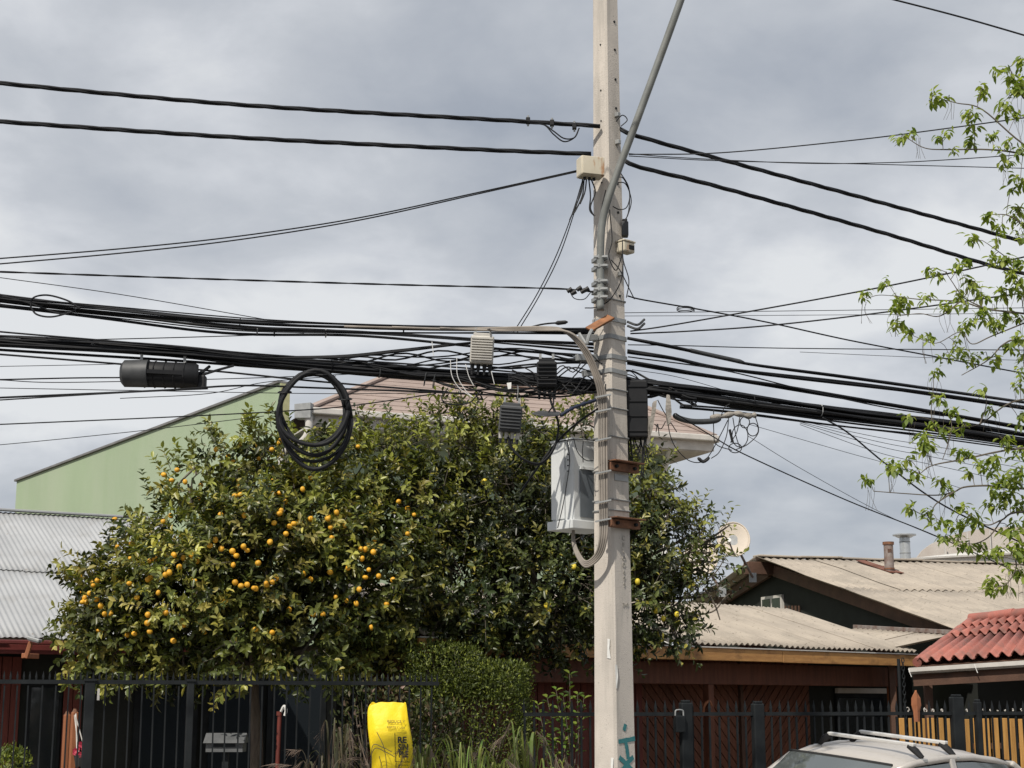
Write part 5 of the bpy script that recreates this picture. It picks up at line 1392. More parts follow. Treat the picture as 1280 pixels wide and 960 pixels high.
bundle('cable_bundle', 'tangled black cables just left of the pole above the cabinet', [(640, 470, 12.3), (690, 478, 12.3), (720, 470, 12.35), (752, 462, D - .05)], 8, lambda s: .05 + .06 * s, (.004, .008), BK, 66, 2.0)
G_L = 'black cables below the main bundle'
low = [([(-60, 440, 11.5), (0, 443, 11.6), (150, 455, 11.8), (270, 464, 12.0), (400, 477, 12.1), (560, 490, 12.3)], .0075, 'black cable crossing in front of the coil top'),
       ([(-60, 500, 11.4), (0, 497, 11.5), (200, 488, 11.8), (300, 482, 12.0), (400, 485, 12.1), (560, 491, 12.3), (690, 498, 12.4)], .0075, 'black cable passing just below the black splice tube and through the coil'),
       ([(-60, 504, 11.4), (0, 500, 11.5), (150, 491, 11.7), (260, 486, 11.9)], .005, 'short thin black cable joining the one under the splice tube'),
       ([(-60, 475, 11.6), (0, 474.5, 11.7), (90, 472.5, 11.8), (150, 472, 11.85)], .0055, 'black lead entering the round end of the splice tube'),
       ([(-60, 474, 11.9), (0, 475, 12.0), (80, 478, 12.1), (300, 473, 12.3), (480, 466, 12.5)], .0035, 'thin wire passing behind the black splice tube'),
       ([(-60, 484, 12.0), (0, 485, 12.1), (160, 488, 12.2), (400, 492, 12.4), (540, 491, 12.5)], .003, 'faint thin wire crossing the coil at its middle'),
       ([(-60, 458.5, 11.9), (0, 458, 12.0), (160, 455, 12.1), (330, 452, 12.2)], .0026, 'very thin wire below the main bundle above the splice tube'),
       ([(-60, 533, 11.6), (0, 530.5, 11.7), (240, 520, 12.0), (400, 511, 12.2), (470, 503, 12.3), (545, 492, 12.4)], .0048, 'lowest dark wire crossing the pale green wall'),
       ([(-60, 559, 12.6), (0, 556, 12.7), (180, 538, 13.0), (330, 520, 13.2)], .003, 'faint lowest wire in front of the green wall edge'),
       ([(90, 425, 11.9), (180, 423, 12.0), (270, 420.5, 12.1), (380, 417, 12.2)], .004, 'thin twisted wire between the two black bundles at left'),
       ([(150, 498, 11.9), (260, 492, 12.1), (330, 478, 12.2), (420, 470, 12.3)], .003, 'thin wire rising over the green wall to the coil'),]
for pts, r_, lab in low: cable('overhead_cable', lab, pts, r_, grp=G_L)
# slack loop on upper bundle at the far left
ll = thing('slack_loop', 'slack cable loop in the upper bundle before the splice tube', 'cable', P(60, 380, 11.7))
for pts in ([(-20, 360, 11.7), (5, 370, 11.7), (40, 380, 11.7), (75, 392, 11.7), (95, 388, 11.7)], [(38, 383, 11.65), (42, 372, 11.65), (60, 369, 11.65), (85, 376, 11.65), (100, 386, 11.65)], [(38, 383, 11.65), (46, 393, 11.65), (65, 396, 11.65), (90, 390, 11.65)]):
    MB().tube(cable_pts(pts, 8), .007, 6).build('cable', M['black_cable'], ll)
# hanging coil
ck = thing('cable_coil', 'large hanging coil of spare black cable below the main bundle', 'cable coil', P(391, 465, 12.05))
for k, (cx, cy, rx, ry, r_) in enumerate(((392, 512, 43, 46, .017), (391, 518, 42, 52, .017), (393, 524, 44, 62, .017), (390, 511, 40, 44, .013), (394, 520, 44, 56, .013))):
    pts = []
    for j in range(33):
        a = 2 * math.pi * j / 32
        pts.append(P(cx + rx * math.cos(a) + 2 * math.sin(3 * a + k), cy - ry * math.sin(a) + 1.5 * math.cos(2 * a + k), 12.02 + .03 * math.sin(a + k * 1.7) + .02 * (k - 2)))
    MB().tube(pts, r_, 8).build('loop', M['black_cable'], ck, smooth='all')
for a in (.35, 1.3, 2.6):
    q = P(392 + 42 * math.cos(a), 516 - 50 * math.sin(a), 12.02)
    MB().tube([q + Vector((.05 * math.cos(j * .7), .07 * math.sin(j * .7), .02 * math.sin(j * .7))) for j in range(10)], .006, 5).build('tie', M['black_plastic'], ck)
# black splice closure at the left
t = thing('splice_closure', 'black tubular splice closure hanging under the main bundle at left', 'splice case', P(203, 484, 11.85))
a_, b_ = P(158, 467, 11.85), P(248, 470, 11.95)
MB().tube([a_, a_.lerp(b_, .04), a_.lerp(b_, .96), b_], [.088, .102, .098, .085], 16).build('case', M['black_plastic'], t, smooth=True)
MB().tube([a_ + Vector((-.035, 0, 0)), a_ + Vector((-.01, 0, 0)), a_ + Vector((.17, 0, -.0))], [.075, .104, .107], 16).build('end_cap', M['dark_alu'], t, smooth=True)
MB().beam(a_ + Vector((.15, -.098, 0)), b_ + Vector((-.05, -.098, 0)), .012, .03).build('rib', M['black_plastic'], t)
for k in range(5): MB().tube([a_.lerp(b_, .25 + .14 * k) + Vector((.001 * j, .103 * math.sin(j * .63), .103 * math.cos(j * .63))) for j in range(11)], .005, 5).build('hoop', M['black_plastic'], t)
for k, (dz, px, py) in enumerate(((.02, 262, 458), (.0, 292, 457), (-.04, 258, 466))):
    MB().tube(cable_pts([(246, 468 + k * 3, 11.94), ((246 + px) / 2, (470 + py) / 2, 11.95), (px, py, 12.0)], 5), .012 - .002 * k, 6).build('tail', M['black_cable'], t)
MB().box(b_ + Vector((.03, 0, -.05)), (.06, .08, .10)).build('end_block', M['black_plastic'], t, bevel=.01)
for f_ in (.2, .8): MB().beam(a_.lerp(b_, f_), a_.lerp(b_, f_) + UP * .16, .02, .012).build('hanger', M['galv'], t)
# amplifiers
def amp(name, lab, px0, px1, py0, py1, Y, m, fins, seed, tilt=0):
    c = P((px0 + px1) / 2, (py0 + py1) / 2, Y); mp_ = mpp(Y, py0); w, h = (px1 - px0) * mp_, (py1 - py0) * mp_
    t = thing(name, lab, 'amplifier', c - UP * h / 2)
    ax = (Vector((math.cos(tilt), 0, math.sin(tilt))), Vector((0, 1, 0)), Vector((-math.sin(tilt), 0, math.cos(tilt))))
    X, Yv, Z = ax
    b_ = MB().box(c, (w, .12, h), ax).build('housing', M[m], t, bevel=.012)
    for i in range(fins):
        z = -h * .38 + h * .76 * i / max(1, fins - 1)
        MB().box(c - Yv * .066 + Z * z, (w * .9, .022, .009), ax).build('fin', M[m], b_)
    MB().box(c + Z * (h / 2 + .01), (w * .8, .08, .03), ax).build('top_rib', M[m], t, bevel=.005)
    for s in (-.32, .32): MB().beam(c + Z * h / 2 + X * w * s, c + Z * (h / 2 + .07) + X * w * s, .02, .015).build('hanger', M['galv'], t)
    for s in (-.38, -.12, .14, .38):
        q = c - Z * h / 2 + X * w * s
        MB().cyl(q + Z * .01, q - Z * .05, .017, 8, .014).build('connector', M['black_plastic'] if seed % 2 else M['light_alu'], t)
        MB().cyl(q - Z * .045, q - Z * .085, .010, 8).build('connector_tail', M['black_plastic'], t)
    return c
amp('line_amplifier', 'light grey finned amplifier hanging between the upper cable bundles', 588, 617, 421, 456, 12.25, 'light_alu', 9, 1, -.05)
amp('line_amplifier', 'black amplifier box hanging in the cables just left of the pole', 671, 696, 453, 486, 12.3, 'black_plastic', 6, 1)
amp('line_amplifier', 'dark grey finned amplifier below the cables left of the pole', 624, 652, 508, 541, 12.1, 'dark_alu', 7, 2, -.08)
q = P(624, 524, 12.13)
MB().prism([P(619, 503, 12.15), P(624, 505, 12.15), P(627, 543, 12.15), P(620, 538, 12.15)], Vector((0, .08, 0)))
bundle('cable_bundle', 'short black leads hanging from the dark grey amplifier to the cabinet', [(635, 545, 12.1), (640, 560, 12.1), (655, 574, 12.1), (675, 579, 12.15), (692, 560, 12.2), (698, 530, 12.25), (688, 500, 12.3)], 3, .014, (.006, .010), BK, 7)
cable('overhead_cable', 'black cable sloping from the cabinet up behind the pole', [(650, 616, 12.4), (690, 560, 12.4), (720, 530, 12.4), (752, 508, 12.45)], .009)
cable('overhead_cable', 'black cable looping under the light grey amplifier', [(560, 485, 12.2), (552, 497, 12.15), (560, 505, 12.15), (585, 504, 12.2), (600, 490, 12.25)], .005)
# pale thin fibre tails near light amplifier
ft = thing('fibre_tails', 'thin white wire tails drooping beside the light grey amplifier', 'cable', P(575, 480, 12.2))
for pts in ([(563, 450), (565, 470), (575, 486), (590, 496)], [(571, 447), (572, 470), (582, 488), (592, 497)], [(582, 455), (586, 470), (592, 482)], [(614, 464), (618, 480)], [(540, 387 + 40), (542, 445)]):
    MB().tube(cable_pts([(a, b, 12.15) for a, b in pts], 6), .0028, 4).build('wire', M['white_tag'], ft)
q = P(636, 481, 12.2)
wt_ = thing('white_tag', 'small white plastic tag on the cables above the dark grey amplifier', 'tag', q)
MB().prism([q + Vector((-.016, 0, .015)), q + Vector((.02, 0, .02)), q + Vector((.018, 0, -.03)), q + Vector((-.006, 0, -.034))], Vector((0, .008, 0))).build('plate', M['white_tag'], wt_)
MB().tube([q + Vector((0, 0, .02)), q + Vector((0, .05, .1))], .003, 4).build('tie', M['black_plastic'], wt_)
q = P(683, 518, 12.15)
pl_ = thing('cover_plate', 'flat grey cover plate lying under the black amplifier', 'cover', q)
MB().prism([P(664, 518, 12.1), P(673, 515, 12.25), P(700, 516, 12.3), P(699, 520, 12.1), P(680, 521, 12.05)], UP * .010).build('plate', M['dark_alu'], pl_, bevel=.004)
MB().tube(cable_pts([(685, 516, 12.2), (692, 505, 12.2), (690, 490, 12.25)], 4), .006, 5).build('hanger_wire', M['black_cable'], pl_)
# blue cloth-like wrap beside the pole
bl = mat('dark_blue_sleeve', (.014, .020, .045), (.022, .032, .065), rough=.7)
c_ = cable_pts([(700, 520, 12.3), (712, 512, 12.3), (726, 506, 12.35), (745, 500, 12.4)], 5)
tag(MB().tube(c_, [.010 + .009 * math.sin(i * 1.3) ** 2 for i in range(len(c_))], 8).build('cable_sleeve', bl, None, smooth='all', origin=c_[0]), 'dark blue wrapped cable sleeve just left of the pole', 'cable sleeve')
# grey cables along the top strand, turning down the pole to the cabinet
gc = thing('grey_cable_run', 'four grey cables bending down the pole and looping into the cabinet', 'cable', P(745, 470, D - .3))
for k in range(4):
    o_ = k * 2.7; dz = k * .014
    pts = [(430 + k * 60, 408 + k, 12.15), (560 + k * 20, 411 + o_ * .3, 12.25), (680, 409 + o_ * .5, D - .25), (706 + o_ * .8, 415 + o_ * .1, D - .26 - dz), (727 + o_ * .9, 437, D - .28 - dz), (742 + o_ * .9, 470, D - .27), (748.5 + o_ * 1.1, 500, D - .24), (749 + o_ * 1.15, 560, D - .24), (750 + o_ * 1.1, 640, D - .24), (750 + o_, 672, D - .25),
           (745 + o_ * .7, 692 + k * 1.2, D - .2), (733, 702 + k * 2.2, D - .12), (724 - k, 692 + k, D - .02), (718 - k * .8, 676, D + .05), (717, 655, D + .1)]
    MB().tube(cable_pts(pts, 7), .0092, 7).build('cable', M['grey_cable'], gc, smooth='all')
for py in (495, 513, 549, 590, 627, 650):
    MB().beam(P(744, py + 2, D - .27), P(764, py - 2, D - .27), .02, .012).build('strap', M['galv'], gc)
MB().tube(cable_pts([(724, 417, D - .25), (729, 425, D - .28), (733, 430, D - .3), (736, 420, D - .3), (740, 412, D - .28)], 5), .014, 6).build('clamp', M['galv'], gc)
cable('black_riser_cable', 'single black riser cable running straight down the pole edge', [(757, 480, D - .19), (757, 540, D - .2), (757.5, 600, D - .2), (758, 652, D - .205)], .005)
cable('overhead_cable', 'black lead with a pointed end resting above the grey cables', [(600, 412, 12.3), (650, 411, 12.35), (680, 405, 12.35), (707, 403, 12.35)], .007)
q0, q1 = P(694, 404, 12.35), P(710, 402.5, 12.35)
tag(MB().tube([q0, q0.lerp(q1, .2), q0.lerp(q1, .8), q1], [.008, .018, .016, .004], 8).build('wire_clamp', M['black_plastic'], None, origin=q0), 'small black wire clamp on the lead above the grey cables', 'clamp')
# cabinet leads
cl_ = thing('cabinet_leads', 'thin black leads lying over the top of the cabinet', 'cable', P(715, 552, D - .3))
for pts in ([(709, 551), (712, 575), (709, 600), (704, 630), (697, 660)], [(717, 548), (722, 565), (732, 575), (742, 576)], [(690, 562), (697, 553), (720, 549), (745, 551)], [(729, 552), (728, 565), (729, 578)]):
    MB().tube(cable_pts([(a, b, D - .16 if a < 725 else D - .2) for a, b in pts], 6), .004, 5).build('lead', M['black_cable'], cl_)

# ---- right of the pole
G_R = 'thin wires right of the pole'
rt = [([(786, 193, D), (900, 191, 12.3), (1060, 176, 12.0), (1180, 161, 11.8), (1340, 139, 11.5)], .0052, 'thin wire rising gently from the pole into the upper leaves'),
      ([(786, 192, D), (850, 197, 12.4), (1000, 204, 12.3), (1100, 203.5, 12.2), (1180, 200, 12.1), (1340, 189, 12.0)], .004, 'thin wire sagging between pole and upper leaves, upper of two crossing'),
      ([(786, 195, D), (900, 201, 12.6), (1080, 205, 12.8), (1340, 212, 13.0)], .004, 'thin wire sagging between pole and upper leaves, lower of two crossing'),
      ([(785, 370, D - .1), (800, 374, 12.5), (840, 381, 12.6), (870, 386, 12.7), (960, 403, 13.0), (1060, 425, 13.3), (1170, 446, 13.6), (1340, 478, 14.1)], .0065, 'black wire with a small loop falling away across the rising wires'),
      ([(780, 391, 13.0), (1000, 388.5, 13.4), (1340, 384, 14)], .003, 'upper of two faint level wires behind the rising wires'),
      ([(780, 395, 13.0), (1000, 394, 13.4), (1340, 391, 14)], .0024, 'lower of two faint level wires behind the rising wires'),
      ([(788, 414, D), (830, 408, 12.4), (905, 395, 12.2), (1060, 367, 11.9), (1180, 343, 11.6), (1340, 308, 11.3)], .0062, 'black wire rising steeply from the orange plate into the leaves'),
      ([(788, 417, D), (860, 414, 12.4), (960, 407, 12.3), (1100, 391, 12.1), (1280, 366, 11.8), (1340, 357, 11.7)], .0062, 'black wire rising gently from the orange plate into the leaves'),
      ([(785, 431, D), (850, 432, 12.6), (1000, 435.5, 12.9), (1340, 438, 13.6)], .0042, 'thin level black wire above the right cable bundle'),
      ([(1000, 440, 13.0), (1160, 447, 13.3), (1340, 452, 13.7)], .0022, 'faint level wire just under the thin level black wire'),
      ([(785, 446, D), (900, 462, 12.6), (1000, 486, 12.9), (1100, 508, 13.2), (1180, 520, 13.4)], .0055, 'black wire dropping from the upper right strands into the main bundle'),
      ([(790, 462, D), (850, 472, 12.6), (950, 500, 12.8), (1050, 520, 13.1)], .0025, 'faint wire crossing below the upper right strands'),
      ([(845, 517, 12.4), (890, 545, 12.6), (935, 570, 12.9), (1060, 626, 13.6), (1170, 670, 14.3), (1300, 728, 15.2)], .0055, 'long drop wire falling from the wire loops to the far roofs'),
      ([(935, 545, 12.8), (1000, 585, 13.3), (1100, 640, 14.0), (1180, 675, 14.6)], .0025, 'faint drop wire above the long drop wire'),
      ([(1028, 522, 12.6), (1060, 541, 12.7), (1110, 582, 12.9), (1180, 632, 13.2), (1280, 680, 13.7), (1340, 708, 14)], .0075, 'dark drop wire falling from the right bundle behind the low leaves'),
      ([(935, 530, 12.8), (1060, 566, 13.2), (1110, 580, 13.5), (1200, 610, 14)], .0022, 'faintest drop wire between bundle and low leaves')]
for k, dy in enumerate((0, 7, 14, 24)):
    rt.append(([(1000, 526 + dy * .2, 12.9), (1100, 547 + dy * .8, 13.4), (1180, 560 + dy, 13.8), (1340, 588 + dy * 1.3, 14.6)], .0024, ('highest', 'second highest', 'third highest', 'lowest')[k] + ' of four faint wires fanning out below the right bundle'))
for pts, r_, lab in rt: cable('overhead_wire', lab, pts, r_, grp=G_R)
q = P(857, 383, 12.62)
tag(MB().tube([P(857 + 11 * math.cos(a), 384.5 + 3.2 * math.sin(a) + a * .3, 12.62) for a in [j * .35 for j in range(38)]], .004, 5).build('wire_loop', M['black_cable'], None, origin=q), 'small flat loop on the wire falling away right of the pole', 'cable')
bundle('cable_bundle', 'topmost heavy strand of the right bundle with a grey splice', [(784, 422, D), (830, 431, 12.5), (900, 446, 12.7), (940, 455, 12.8), (1060, 471, 13.1), (1200, 491, 13.5), (1340, 511, 13.9)], 3, .010, (.009, .013), ('black_cable2', 'black_cable', 'black_cable2'), 11, .6)
bundle('cable_bundle', 'second group of strands in the right bundle', [(784, 440, D), (840, 448, 12.5), (900, 461, 12.7), (1060, 480, 13.1), (1200, 499, 13.5), (1340, 519, 13.9)], 4, .026, (.006, .010), BK, 12, .8)
bundle('cable_bundle', 'third group of strands in the right bundle', [(784, 453, D), (870, 468, 12.6), (960, 481, 12.85), (1060, 498, 13.1), (1200, 521, 13.5), (1340, 546, 13.9)], 3, .013, (.008, .012), BK, 13, .7)
bundle('cable_bundle', 'main thick lowest bundle right of the pole', [(770, 478, D + .15), (800, 482, D + .1), (850, 489, 12.6), (940, 502, 12.8), (1060, 518, 13.1), (1180, 533, 13.4), (1280, 548, 13.7), (1340, 557, 13.9)], 22, lambda s: .056 - .010 * s, (.008, .013), BK, 14, .6, ties=5)
bundle('cable_bundle', 'thin lower strands under the main right bundle', [(850, 508, 12.55), (940, 516, 12.8), (1060, 532, 13.1), (1180, 546, 13.4), (1340, 568, 13.9)], 3, .016, (.005, .008), BK, 15)
bundle('cable_bundle', 'tangle of black wires bunched behind the pole on its right', [(765, 470, D + .25), (785, 476, D + .2), (805, 482, D + .15), (840, 492, D + .1), (870, 500, D + .1)], 12, lambda s: .09 - .04 * s, (.004, .009), BK, 16, 1.6)
# grey splice on topmost strand
tag(MB().tube(cable_pts([(860, 437.5, 12.58), (880, 442, 12.64), (905, 447.5, 12.7), (930, 453, 12.76)], 5), [.012] + [.019] * 14 + [.010], 8).build('splice_sleeve', M['dark_alu'], None, smooth='all', origin=P(895, 445, 12.6)), 'grey splice sleeve on the topmost strand right of the pole', 'splice case')
# black closure box behind pole
q = P(794, 513, D + .12); mp_ = mpp(D, 510)
t = thing('closure_box', 'black closure box with hanging wires tucked behind the pole', 'splice case', q - UP * .25)
MB().box(q, (30 * mp_, .18, 72 * mp_)).build('case', M['black_plastic'], t, bevel=.01)
for k in range(4): MB().box(q + Vector((0, -.094, (-.18 + .12 * k))), (27 * mp_, .012, .012)).build('rib', M['black_plastic'], t)
rgc = random.Random(3)
for k in range(16):
    x = rgc.uniform(782, 808); y1 = rgc.uniform(560, 600)
    MB().tube(cable_pts([(x, 545, D + rgc.uniform(.05, .2)), (x + rgc.uniform(-5, 5), (545 + y1) / 2, D + .1), (x + rgc.uniform(-8, 10), y1, D + .1)], 5), .005, 5).build('hanging_wire', M['black_cable'], t)
# ragged wrap
t = thing('ragged_wrap', 'torn pale plastic wrapping hanging from the right bundle beside the pole', 'wrapping', P(835, 515, 12.45))
def rag(pts, Y, name='strip'):
    cx = sum(a for a, b in pts) / len(pts)
    pts = [(cx + (a - cx) * .62, b) for a, b in pts]
    c_ = [P(a, b, Y) for a, b in pts]; n_ = len(c_)
    m2 = MB().add(c_ + [q_ + Vector((random.uniform(-.01, .01), .04, random.uniform(-.01, .01))) for q_ in c_], [tuple(range(n_)), tuple(range(2 * n_ - 1, n_ - 1, -1))] + [(i, (i + 1) % n_, n_ + (i + 1) % n_, n_ + i) for i in range(n_)])
    m2.build(name, M['rag'], t)
rag([(831, 496), (834, 493), (838, 494), (840, 502), (842, 515), (840, 528), (836, 530), (833, 522), (829, 512)], 12.42)
rag([(817, 502), (824, 500), (822, 512), (819, 522), (816, 535), (811, 545), (810, 530), (813, 515)], 12.46)
rag([(812, 520), (816, 522), (814, 540), (811, 550), (809, 538)], 12.5)
for pts in ([(818, 530), (826, 536), (832, 527)], [(822, 500), (830, 515), (846, 540)], [(820, 540), (822, 530), (824, 545)], [(835, 530), (838, 545), (845, 560), (860, 575), (875, 578), (886, 570), (900, 545), (910, 525)]):
    MB().tube(cable_pts([(a, b, 12.45) for a, b in pts], 6), .004, 5).build('loose_wire', M['black_cable'], t)
c_ = cable_pts([(872, 572, 12.45), (879, 577, 12.45), (887, 572, 12.45)], 4)
MB().tube(c_, [.006] + [.014] * (len(c_) - 2) + [.006], 7).build('inline_splice', M['black_plastic'], t)
c_ = cable_pts([(842, 518, 12.5), (850, 523, 12.52), (868, 527, 12.55), (893, 526, 12.6), (900, 522, 12.62)], 5)
tag(MB().tube(c_, [.012] + [.023] * (len(c_) - 2) + [.014], 9).build('splice_tube', M['dark_alu'], None, smooth='all', origin=c_[0]), 'thick black splice tube slung under the right bundle', 'splice case')
t = thing('taped_splice', 'pale taped cable splice with wire loops under the right bundle', 'splice case', P(915, 520, 12.62))
c_ = cable_pts([(888, 522, 12.6), (905, 520, 12.62), (920, 517, 12.64), (934, 520, 12.66), (944, 519, 12.68)], 5)
MB().tube(c_, [.014 + .012 * abs(math.sin(i * .7)) for i in range(len(c_))], 8).build('tape', M['rag'], t, smooth='all')
for (cx, cy, rx, ry) in ((941, 537, 7, 8), (919, 560, 8, 6), (931, 528, 6, 7), (925, 545, 10, 14)):
    MB().tube([P(cx + rx * math.cos(a), cy + ry * math.sin(a), 12.6) for a in [j * .4 for j in range(17)]], .0042, 5).build('wire_loop', M['black_cable'], t)
for pts in ([(892, 512), (892, 535), (895, 555), (915, 563)], [(911, 520), (908, 545), (899, 565), (889, 573)], [(916, 522), (920, 545), (925, 560)], [(944, 520), (948, 540), (935, 555), (920, 562)], [(925, 520), (921, 540), (913, 553)], [(900, 525), (905, 510), (912, 505)]):
    MB().tube(cable_pts([(a, b, 12.6) for a, b in pts], 6), .004, 5).build('loose_wire', M['black_cable'], t)
MB().box(P(914, 545, 12.58), (.02, .02, .11), (Vector((.97, 0, .2)), Vector((0, 1, 0)), Vector((-.2, 0, .97)))).build('connector', M['black_plastic'], t, bevel=.004)
# wire crossing the top right corner, from another pole
cable('overhead_wire', 'black wire sloping across the sky well above the upper leaves', [(1060, -14, 11.2), (1115, -1, 11.2), (1200, 21, 11.2), (1280, 44, 11.2), (1360, 68, 11.2)], .0075)

# ================================================================== CAR
car_c = P(1096, 926, 14.6)
car = thing('parked_car', 'parked silver beige sedan with two pale roof bars', 'car', (car_c.x, car_c.y, -.13))
hd_a = R(219)
gz_ = -.13 - 0.02
CM = Matrix.Translation((car_c.x, car_c.y, gz_)) @ Matrix.Rotation(hd_a, 4, 'Z') @ Matrix.Rotation(R(-5.2), 4, 'X') @ Matrix.Rotation(R(1.5), 4, 'Y') @ Matrix.Translation((.2, 0, 0))
def K(x, y, z): return CM @ Vector((x, y, z))
def kmb(): return MB()
# body shell below the belt line
st = [(2.12, .62, .42, .58), (2.02, .74, .30, .70), (1.6, .80, .22, .80), (1.0, .82, .20, .90), (.3, .83, .20, .93), (-.8, .83, .20, .95), (-1.5, .82, .22, .97), (-1.95, .78, .28, .92), (-2.08, .70, .40, .84)]
rings = []
for x, w, z0, z1 in st:
    rings.append([K(x, y, z) for y, z in ((-w * .9, z0), (w * .9, z0), (w, z0 + .12), (w * 1.0, (z0 + z1) / 2), (w * .965, z1 - .07), (w * .86, z1), (0, z1 + .03), (-w * .86, z1), (-w * .965, z1 - .07), (-w * 1.0, (z0 + z1) / 2), (-w, z0 + .12))])
MB().loft(rings).build('body', M['carpaint'], car, smooth=True)
# cabin frame
roof_x = [(.42, 1.375), (.15, 1.43), (-.25, 1.455), (-.65, 1.445), (-1.0, 1.40), (-1.25, 1.34)]
rings = []
for x, z in roof_x:
    w = .575 - .03 * abs(x + .3)
    rings.append([K(x, w * math.sin(t_) * 1.0, z - .055 * abs(math.sin(t_)) ** 2.6) for t_ in [R(a) for a in (-90, -70, -50, -25, 0, 25, 50, 70, 90)]])
mb = MB(); mb.loft(rings, False, False); rf_ = mb.build('roof', M['carpaint'], car, smooth='all', solid=.03)
# pillars (thick rounded bars)
def pillar(a, b, w, h, m='carpaint', name='pillar', par=None):
    for s in (1, -1):
        A_, B_ = K(a[0], a[1] * s, a[2]), K(b[0], b[1] * s, b[2])
        MB().beam(A_, B_, w, h).build(name, M[m], par or car, bevel=min(w, h) * .35)
pillar((1.12, .70, .90), (.40, .555, 1.345), .07, .055)
pillar((-.33, .735, .93), (-.33, .585, 1.40), .08, .04)
pillar((-1.72, .68, .95), (-1.22, .55, 1.315), .12, .06)
for s in (1, -1):
    pts = [K(x, s * (.578 - .03 * abs(x + .3)), z - .058) for x, z in roof_x]
    MB().tube([K(.40, s * .556, 1.32)] + pts[1:], .032, 8).build('roof_rail_edge', M['carpaint'], car, smooth='all')
def pane(pts, name='window', m='carglass'):
    q = [K(*p) for p in pts]; nn = (q[1] - q[0]).cross(q[2] - q[0]).normalized()
    return MB().prism(q, nn * .006).build(name, M[m], car)
# windscreen, curved
rows = []
for t_ in (0, .25, .5, .75, 1):
    x0_, z0_, w0_ = 1.10 + (.42 - 1.10) * t_, .905 + (1.372 - .905) * t_, .69 + (.55 - .69) * t_
    rows.append([K(x0_ + .10 * (1 - u * u) * (1 - .5 * t_), u * w0_, z0_ + .012 * (1 - u * u)) for u in (-1, -.6, -.3, 0, .3, .6, 1)])
mb = MB(); mb.loft(rows, False, False); wsn = mb.build('windscreen', M['carglass'], car, smooth='all')
MB().tube(rows[-1], .012, 6).build('windscreen_seal', M['rubber'], car)
MB().tube(rows[0], .016, 6).build('windscreen_seal', M['rubber'], car)
rows = []
for t_ in (0, .5, 1):
    x0_, z0_, w0_ = -1.74 + (-1.25 + 1.74) * t_, .96 + (1.335 - .96) * t_, .66 + (.54 - .66) * t_
    rows.append([K(x0_ - .06 * (1 - u * u), u * w0_, z0_) for u in (-1, -.5, 0, .5, 1)])
mb = MB(); mb.loft(rows, False, False); mb.build('rear_window', M['carglass'], car, smooth='all')
for s in (1, -1):
    pane([(.98, .715 * s, .935), (-.28, .735 * s, .945), (-.28, .602 * s, 1.36), (.30, .578 * s, 1.335)], 'front_door_window')
    pane([(-.38, .735 * s, .945), (-1.52, .70 * s, .965), (-1.14, .575 * s, 1.30), (-.62, .592 * s, 1.352), (-.38, .60 * s, 1.36)], 'rear_door_window')
    # door shut trims, mirror, handles, wheels
    d_ = MB().beam(K(1.0, .742 * s, .925), K(-1.55, .735 * s, .955), .02, .022).build('belt_trim', M['rubber'], car)
    mr = MB().box(K(.80, .86 * s, .98), (.16, .20, .13)).build('wing_mirror', M['carpaint'], car, bevel=.03)
    for x in (-.12, -1.05): MB().beam(K(x + .08, .842 * s, .80), K(x - .08, .842 * s, .80), .02, .03).build('door_handle', M['carpaint'], car, bevel=.006)
    for x in (1.32, -1.28):
        w_ = MB().tube([K(x, s * .64, .30), K(x, s * .66, .30), K(x, s * .80, .30), K(x, s * .83, .30)], [.26, .305, .305, .27], 22).build('wheel', M['rubber'], car, smooth=True)
        MB().tube([K(x, s * .79, .30), K(x, s * .838, .30)], [.19, .17], 18).build('rim', M['galv'], w_)
    MB().tube([K(2.0, s * .60, .60), K(2.06, s * .58, .60)], [.11, .07], 12).build('headlight', M['lampglass'], car)
    MB().box(K(-2.0, s * .66, .78), (.14, .16, .14)).build('tail_light', M['redlens'], car, bevel=.02)
MB().box(K(2.1, 0, .52), (.5, .25, .08)).build('grille', M['rubber'], car)
MB().box(K(.3, 0, .62), (1.3, 1.3, .25), (CM.to_3x3() @ Vector((1, 0, 0)), CM.to_3x3() @ Vector((0, 1, 0)), UP)).build('seat_base', M['rubber'], car)
for s in (.36, -.36):
    for x in (-.25, -1.1): MB().box(K(x, s, .95), (.14, .42, .55), tuple(CM.to_3x3() @ Vector(v) for v in ((1, 0, 0), (0, 1, 0), (0, 0, 1)))).build('seat_back', M['rubber'], car, bevel=.04)
# roof bars with feet
for x in (.04, -.40):
    zb = 1.515
    b_ = MB().beam(K(x, .49, zb), K(x, -.45, zb), .05, .03, up=CM.to_3x3() @ UP).build('roof_bar', M['chrome'], car, bevel=.008)
    for s in (1, -1):
        MB().tube([K(x, s * .43, zb - .01), K(x, s * .50, zb - .05), K(x - .01, s * .56, zb - .10)], [.03, .032, .022], 8).build('bar_foot', M['black_plastic'], b_)
        MB().box(K(x, s * .575, zb - .12), (.07, .05, .03)).build('foot_clamp', M['galv'], b_, bevel=.006)

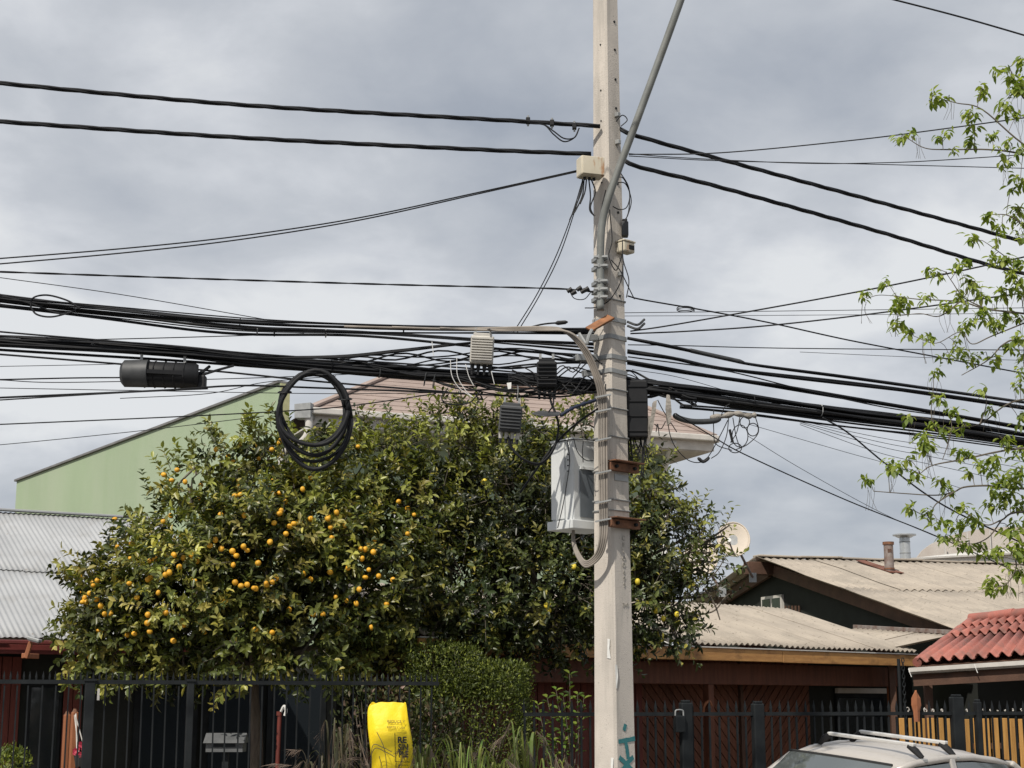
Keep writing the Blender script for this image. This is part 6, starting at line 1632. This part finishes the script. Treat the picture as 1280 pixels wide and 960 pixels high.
# ================================================================== YELLOW SACK
SY = 14.55
mp_ = mpp(SY, 920)
sc0 = P(488, 960, SY)
sack = thing('yellow_sack', 'bright yellow printed plastic sack propped upright among the grasses', 'sack', (sc0.x, SY, 0))
prof = [(1060, 463, 514), (1000, 464, 514), (960, 465.5, 517), (930, 462, 516.5), (912, 459.5, 513), (896, 459, 510), (884, 459.5, 508.5), (879, 463, 507.5)]
rings = []
rgs = random.Random(2)
for k, (py, xl, xr) in enumerate(prof):
    dpt = (.10, .11, .11, .10, .085, .05, .02, .008)[k]
    a, b = P(xl, py, SY), P(xr, py, SY); c = (a + b) / 2; w = (b - a).length / 2
    if k == 0: c.z = .02
    rings.append([c + Vector((w * (abs(math.cos(t_)) ** .75) * math.copysign(1, math.cos(t_)), dpt * math.sin(t_) + .008 * rgs.uniform(-1, 1), .012 * rgs.uniform(-1, 1) + (.007 * math.sin(3 * t_) if k == 7 else 0))) for t_ in [2 * math.pi * j / 28 for j in range(28)]])
mb = MB(); mb.loft(rings, True, False); o = mb.build('bag', M['yellow'], sack, smooth='all', solid=.002)
sbv = o.modifiers.new('sub', 'SUBSURF'); sbv.levels = 1; sbv.render_levels = 2
def front(px, py, out_=.0):
    # front surface of the sack at that pixel
    for k in range(len(prof) - 1):
        if prof[k + 1][0] <= py <= prof[k][0]:
            f_ = (prof[k][0] - py) / (prof[k][0] - prof[k + 1][0])
            xl = prof[k][1] + (prof[k + 1][1] - prof[k][1]) * f_; xr = prof[k][2] + (prof[k + 1][2] - prof[k][2]) * f_
            dp = (.10, .11, .11, .10, .085, .05, .02, .008)
            d_ = dp[k] + (dp[k + 1] - dp[k]) * f_
            u = max(-1, min(1, (px - (xl + xr) / 2) / ((xr - xl) / 2)))
            return P(px, py, SY - d_ * (1 - abs(u) ** (1 / .75 * 2)) ** .5 - out_ - .012)
    return P(px, py, SY - out_)
def print_text(s, px, py, size, sx=1.0, tilt=0.0):
    X = (front(px + 5, py) - front(px - 5, py)).normalized(); Z = (front(px, py - 3) - front(px, py + 3)).normalized()
    Z = (Z - X * Z.dot(X)).normalized()
    link_mesh('lettering', text_mesh(s, size, M['print'], .001), sack, front(px, py, .004), basis(X, Z) @ Matrix.Rotation(tilt, 3, 'Z'), (sx, 1, 1))
def fat_text(s, px, py, size, sx):
    cu = bpy.data.curves.new('txt', 'FONT'); cu.body = s; cu.size = size; cu.extrude = .001; cu.offset = size * .035; cu.align_x = 'CENTER'; cu.align_y = 'CENTER'
    ob_ = bpy.data.objects.new('txt', cu); COL.objects.link(ob_); dg = bpy.context.evaluated_depsgraph_get()
    me_ = bpy.data.meshes.new_from_object(ob_.evaluated_get(dg)); bpy.data.objects.remove(ob_); me_.materials.clear(); me_.materials.append(M['print'])
    X = (front(px + 4, py) - front(px - 4, py)).normalized(); Z = (front(px, py - 3) - front(px, py + 3)).normalized(); Z = (Z - X * Z.dot(X)).normalized()
    link_mesh('lettering', me_, sack, front(px, py, .004), basis(X, Z), (sx, 1, 1))
fat_text('RE', 502.5, 925.3, .075, 1.0)
fat_text('SIN', 504, 934.3, .075, .82)
fat_text('PLE', 504.5, 943.3, .075, .78)
print_text('REDUCE Y', 495, 902, .034, 1.0, -.03)
print_text('REPITE Y USA', 495, 909.5, .030, .9, -.03)
def printed_line(pts, r_=.0028): MB().tube([front(a, b, .002) for a, b in pts], r_, 4).build('printed_frame', M['print'], sack)
printed_line([(494, 952), (494, 935), (493.5, 916), (500, 916), (508, 916.5)])
printed_line([(494, 952), (502, 952.4), (512, 952.5)]); printed_line([(495, 962), (495, 953.5)]); printed_line([(498, 962), (498, 956.5), (510, 956.5), (510.5, 962)])
# dried stalks leaning over the sack
ds_ = thing('dry_stalks', 'thin dry grass stalks leaning across the yellow sack', 'grass', (P(470, 960, SY - .25).x, SY - .25, 0))
for pts in ([(455, 1010), (461, 960), (468, 936), (482, 940), (493, 946)], [(486, 1010), (484, 965), (480, 935), (471, 915)], [(462, 1010), (464, 960), (466, 932), (478, 934), (490, 940)], [(478, 1010), (478, 965), (474, 945)]):
    MB().tube(spline([P(a, min(b, 1100), SY - .22) for a, b in pts], 6), .003, 4).build('stalk', M['twig'], ds_)
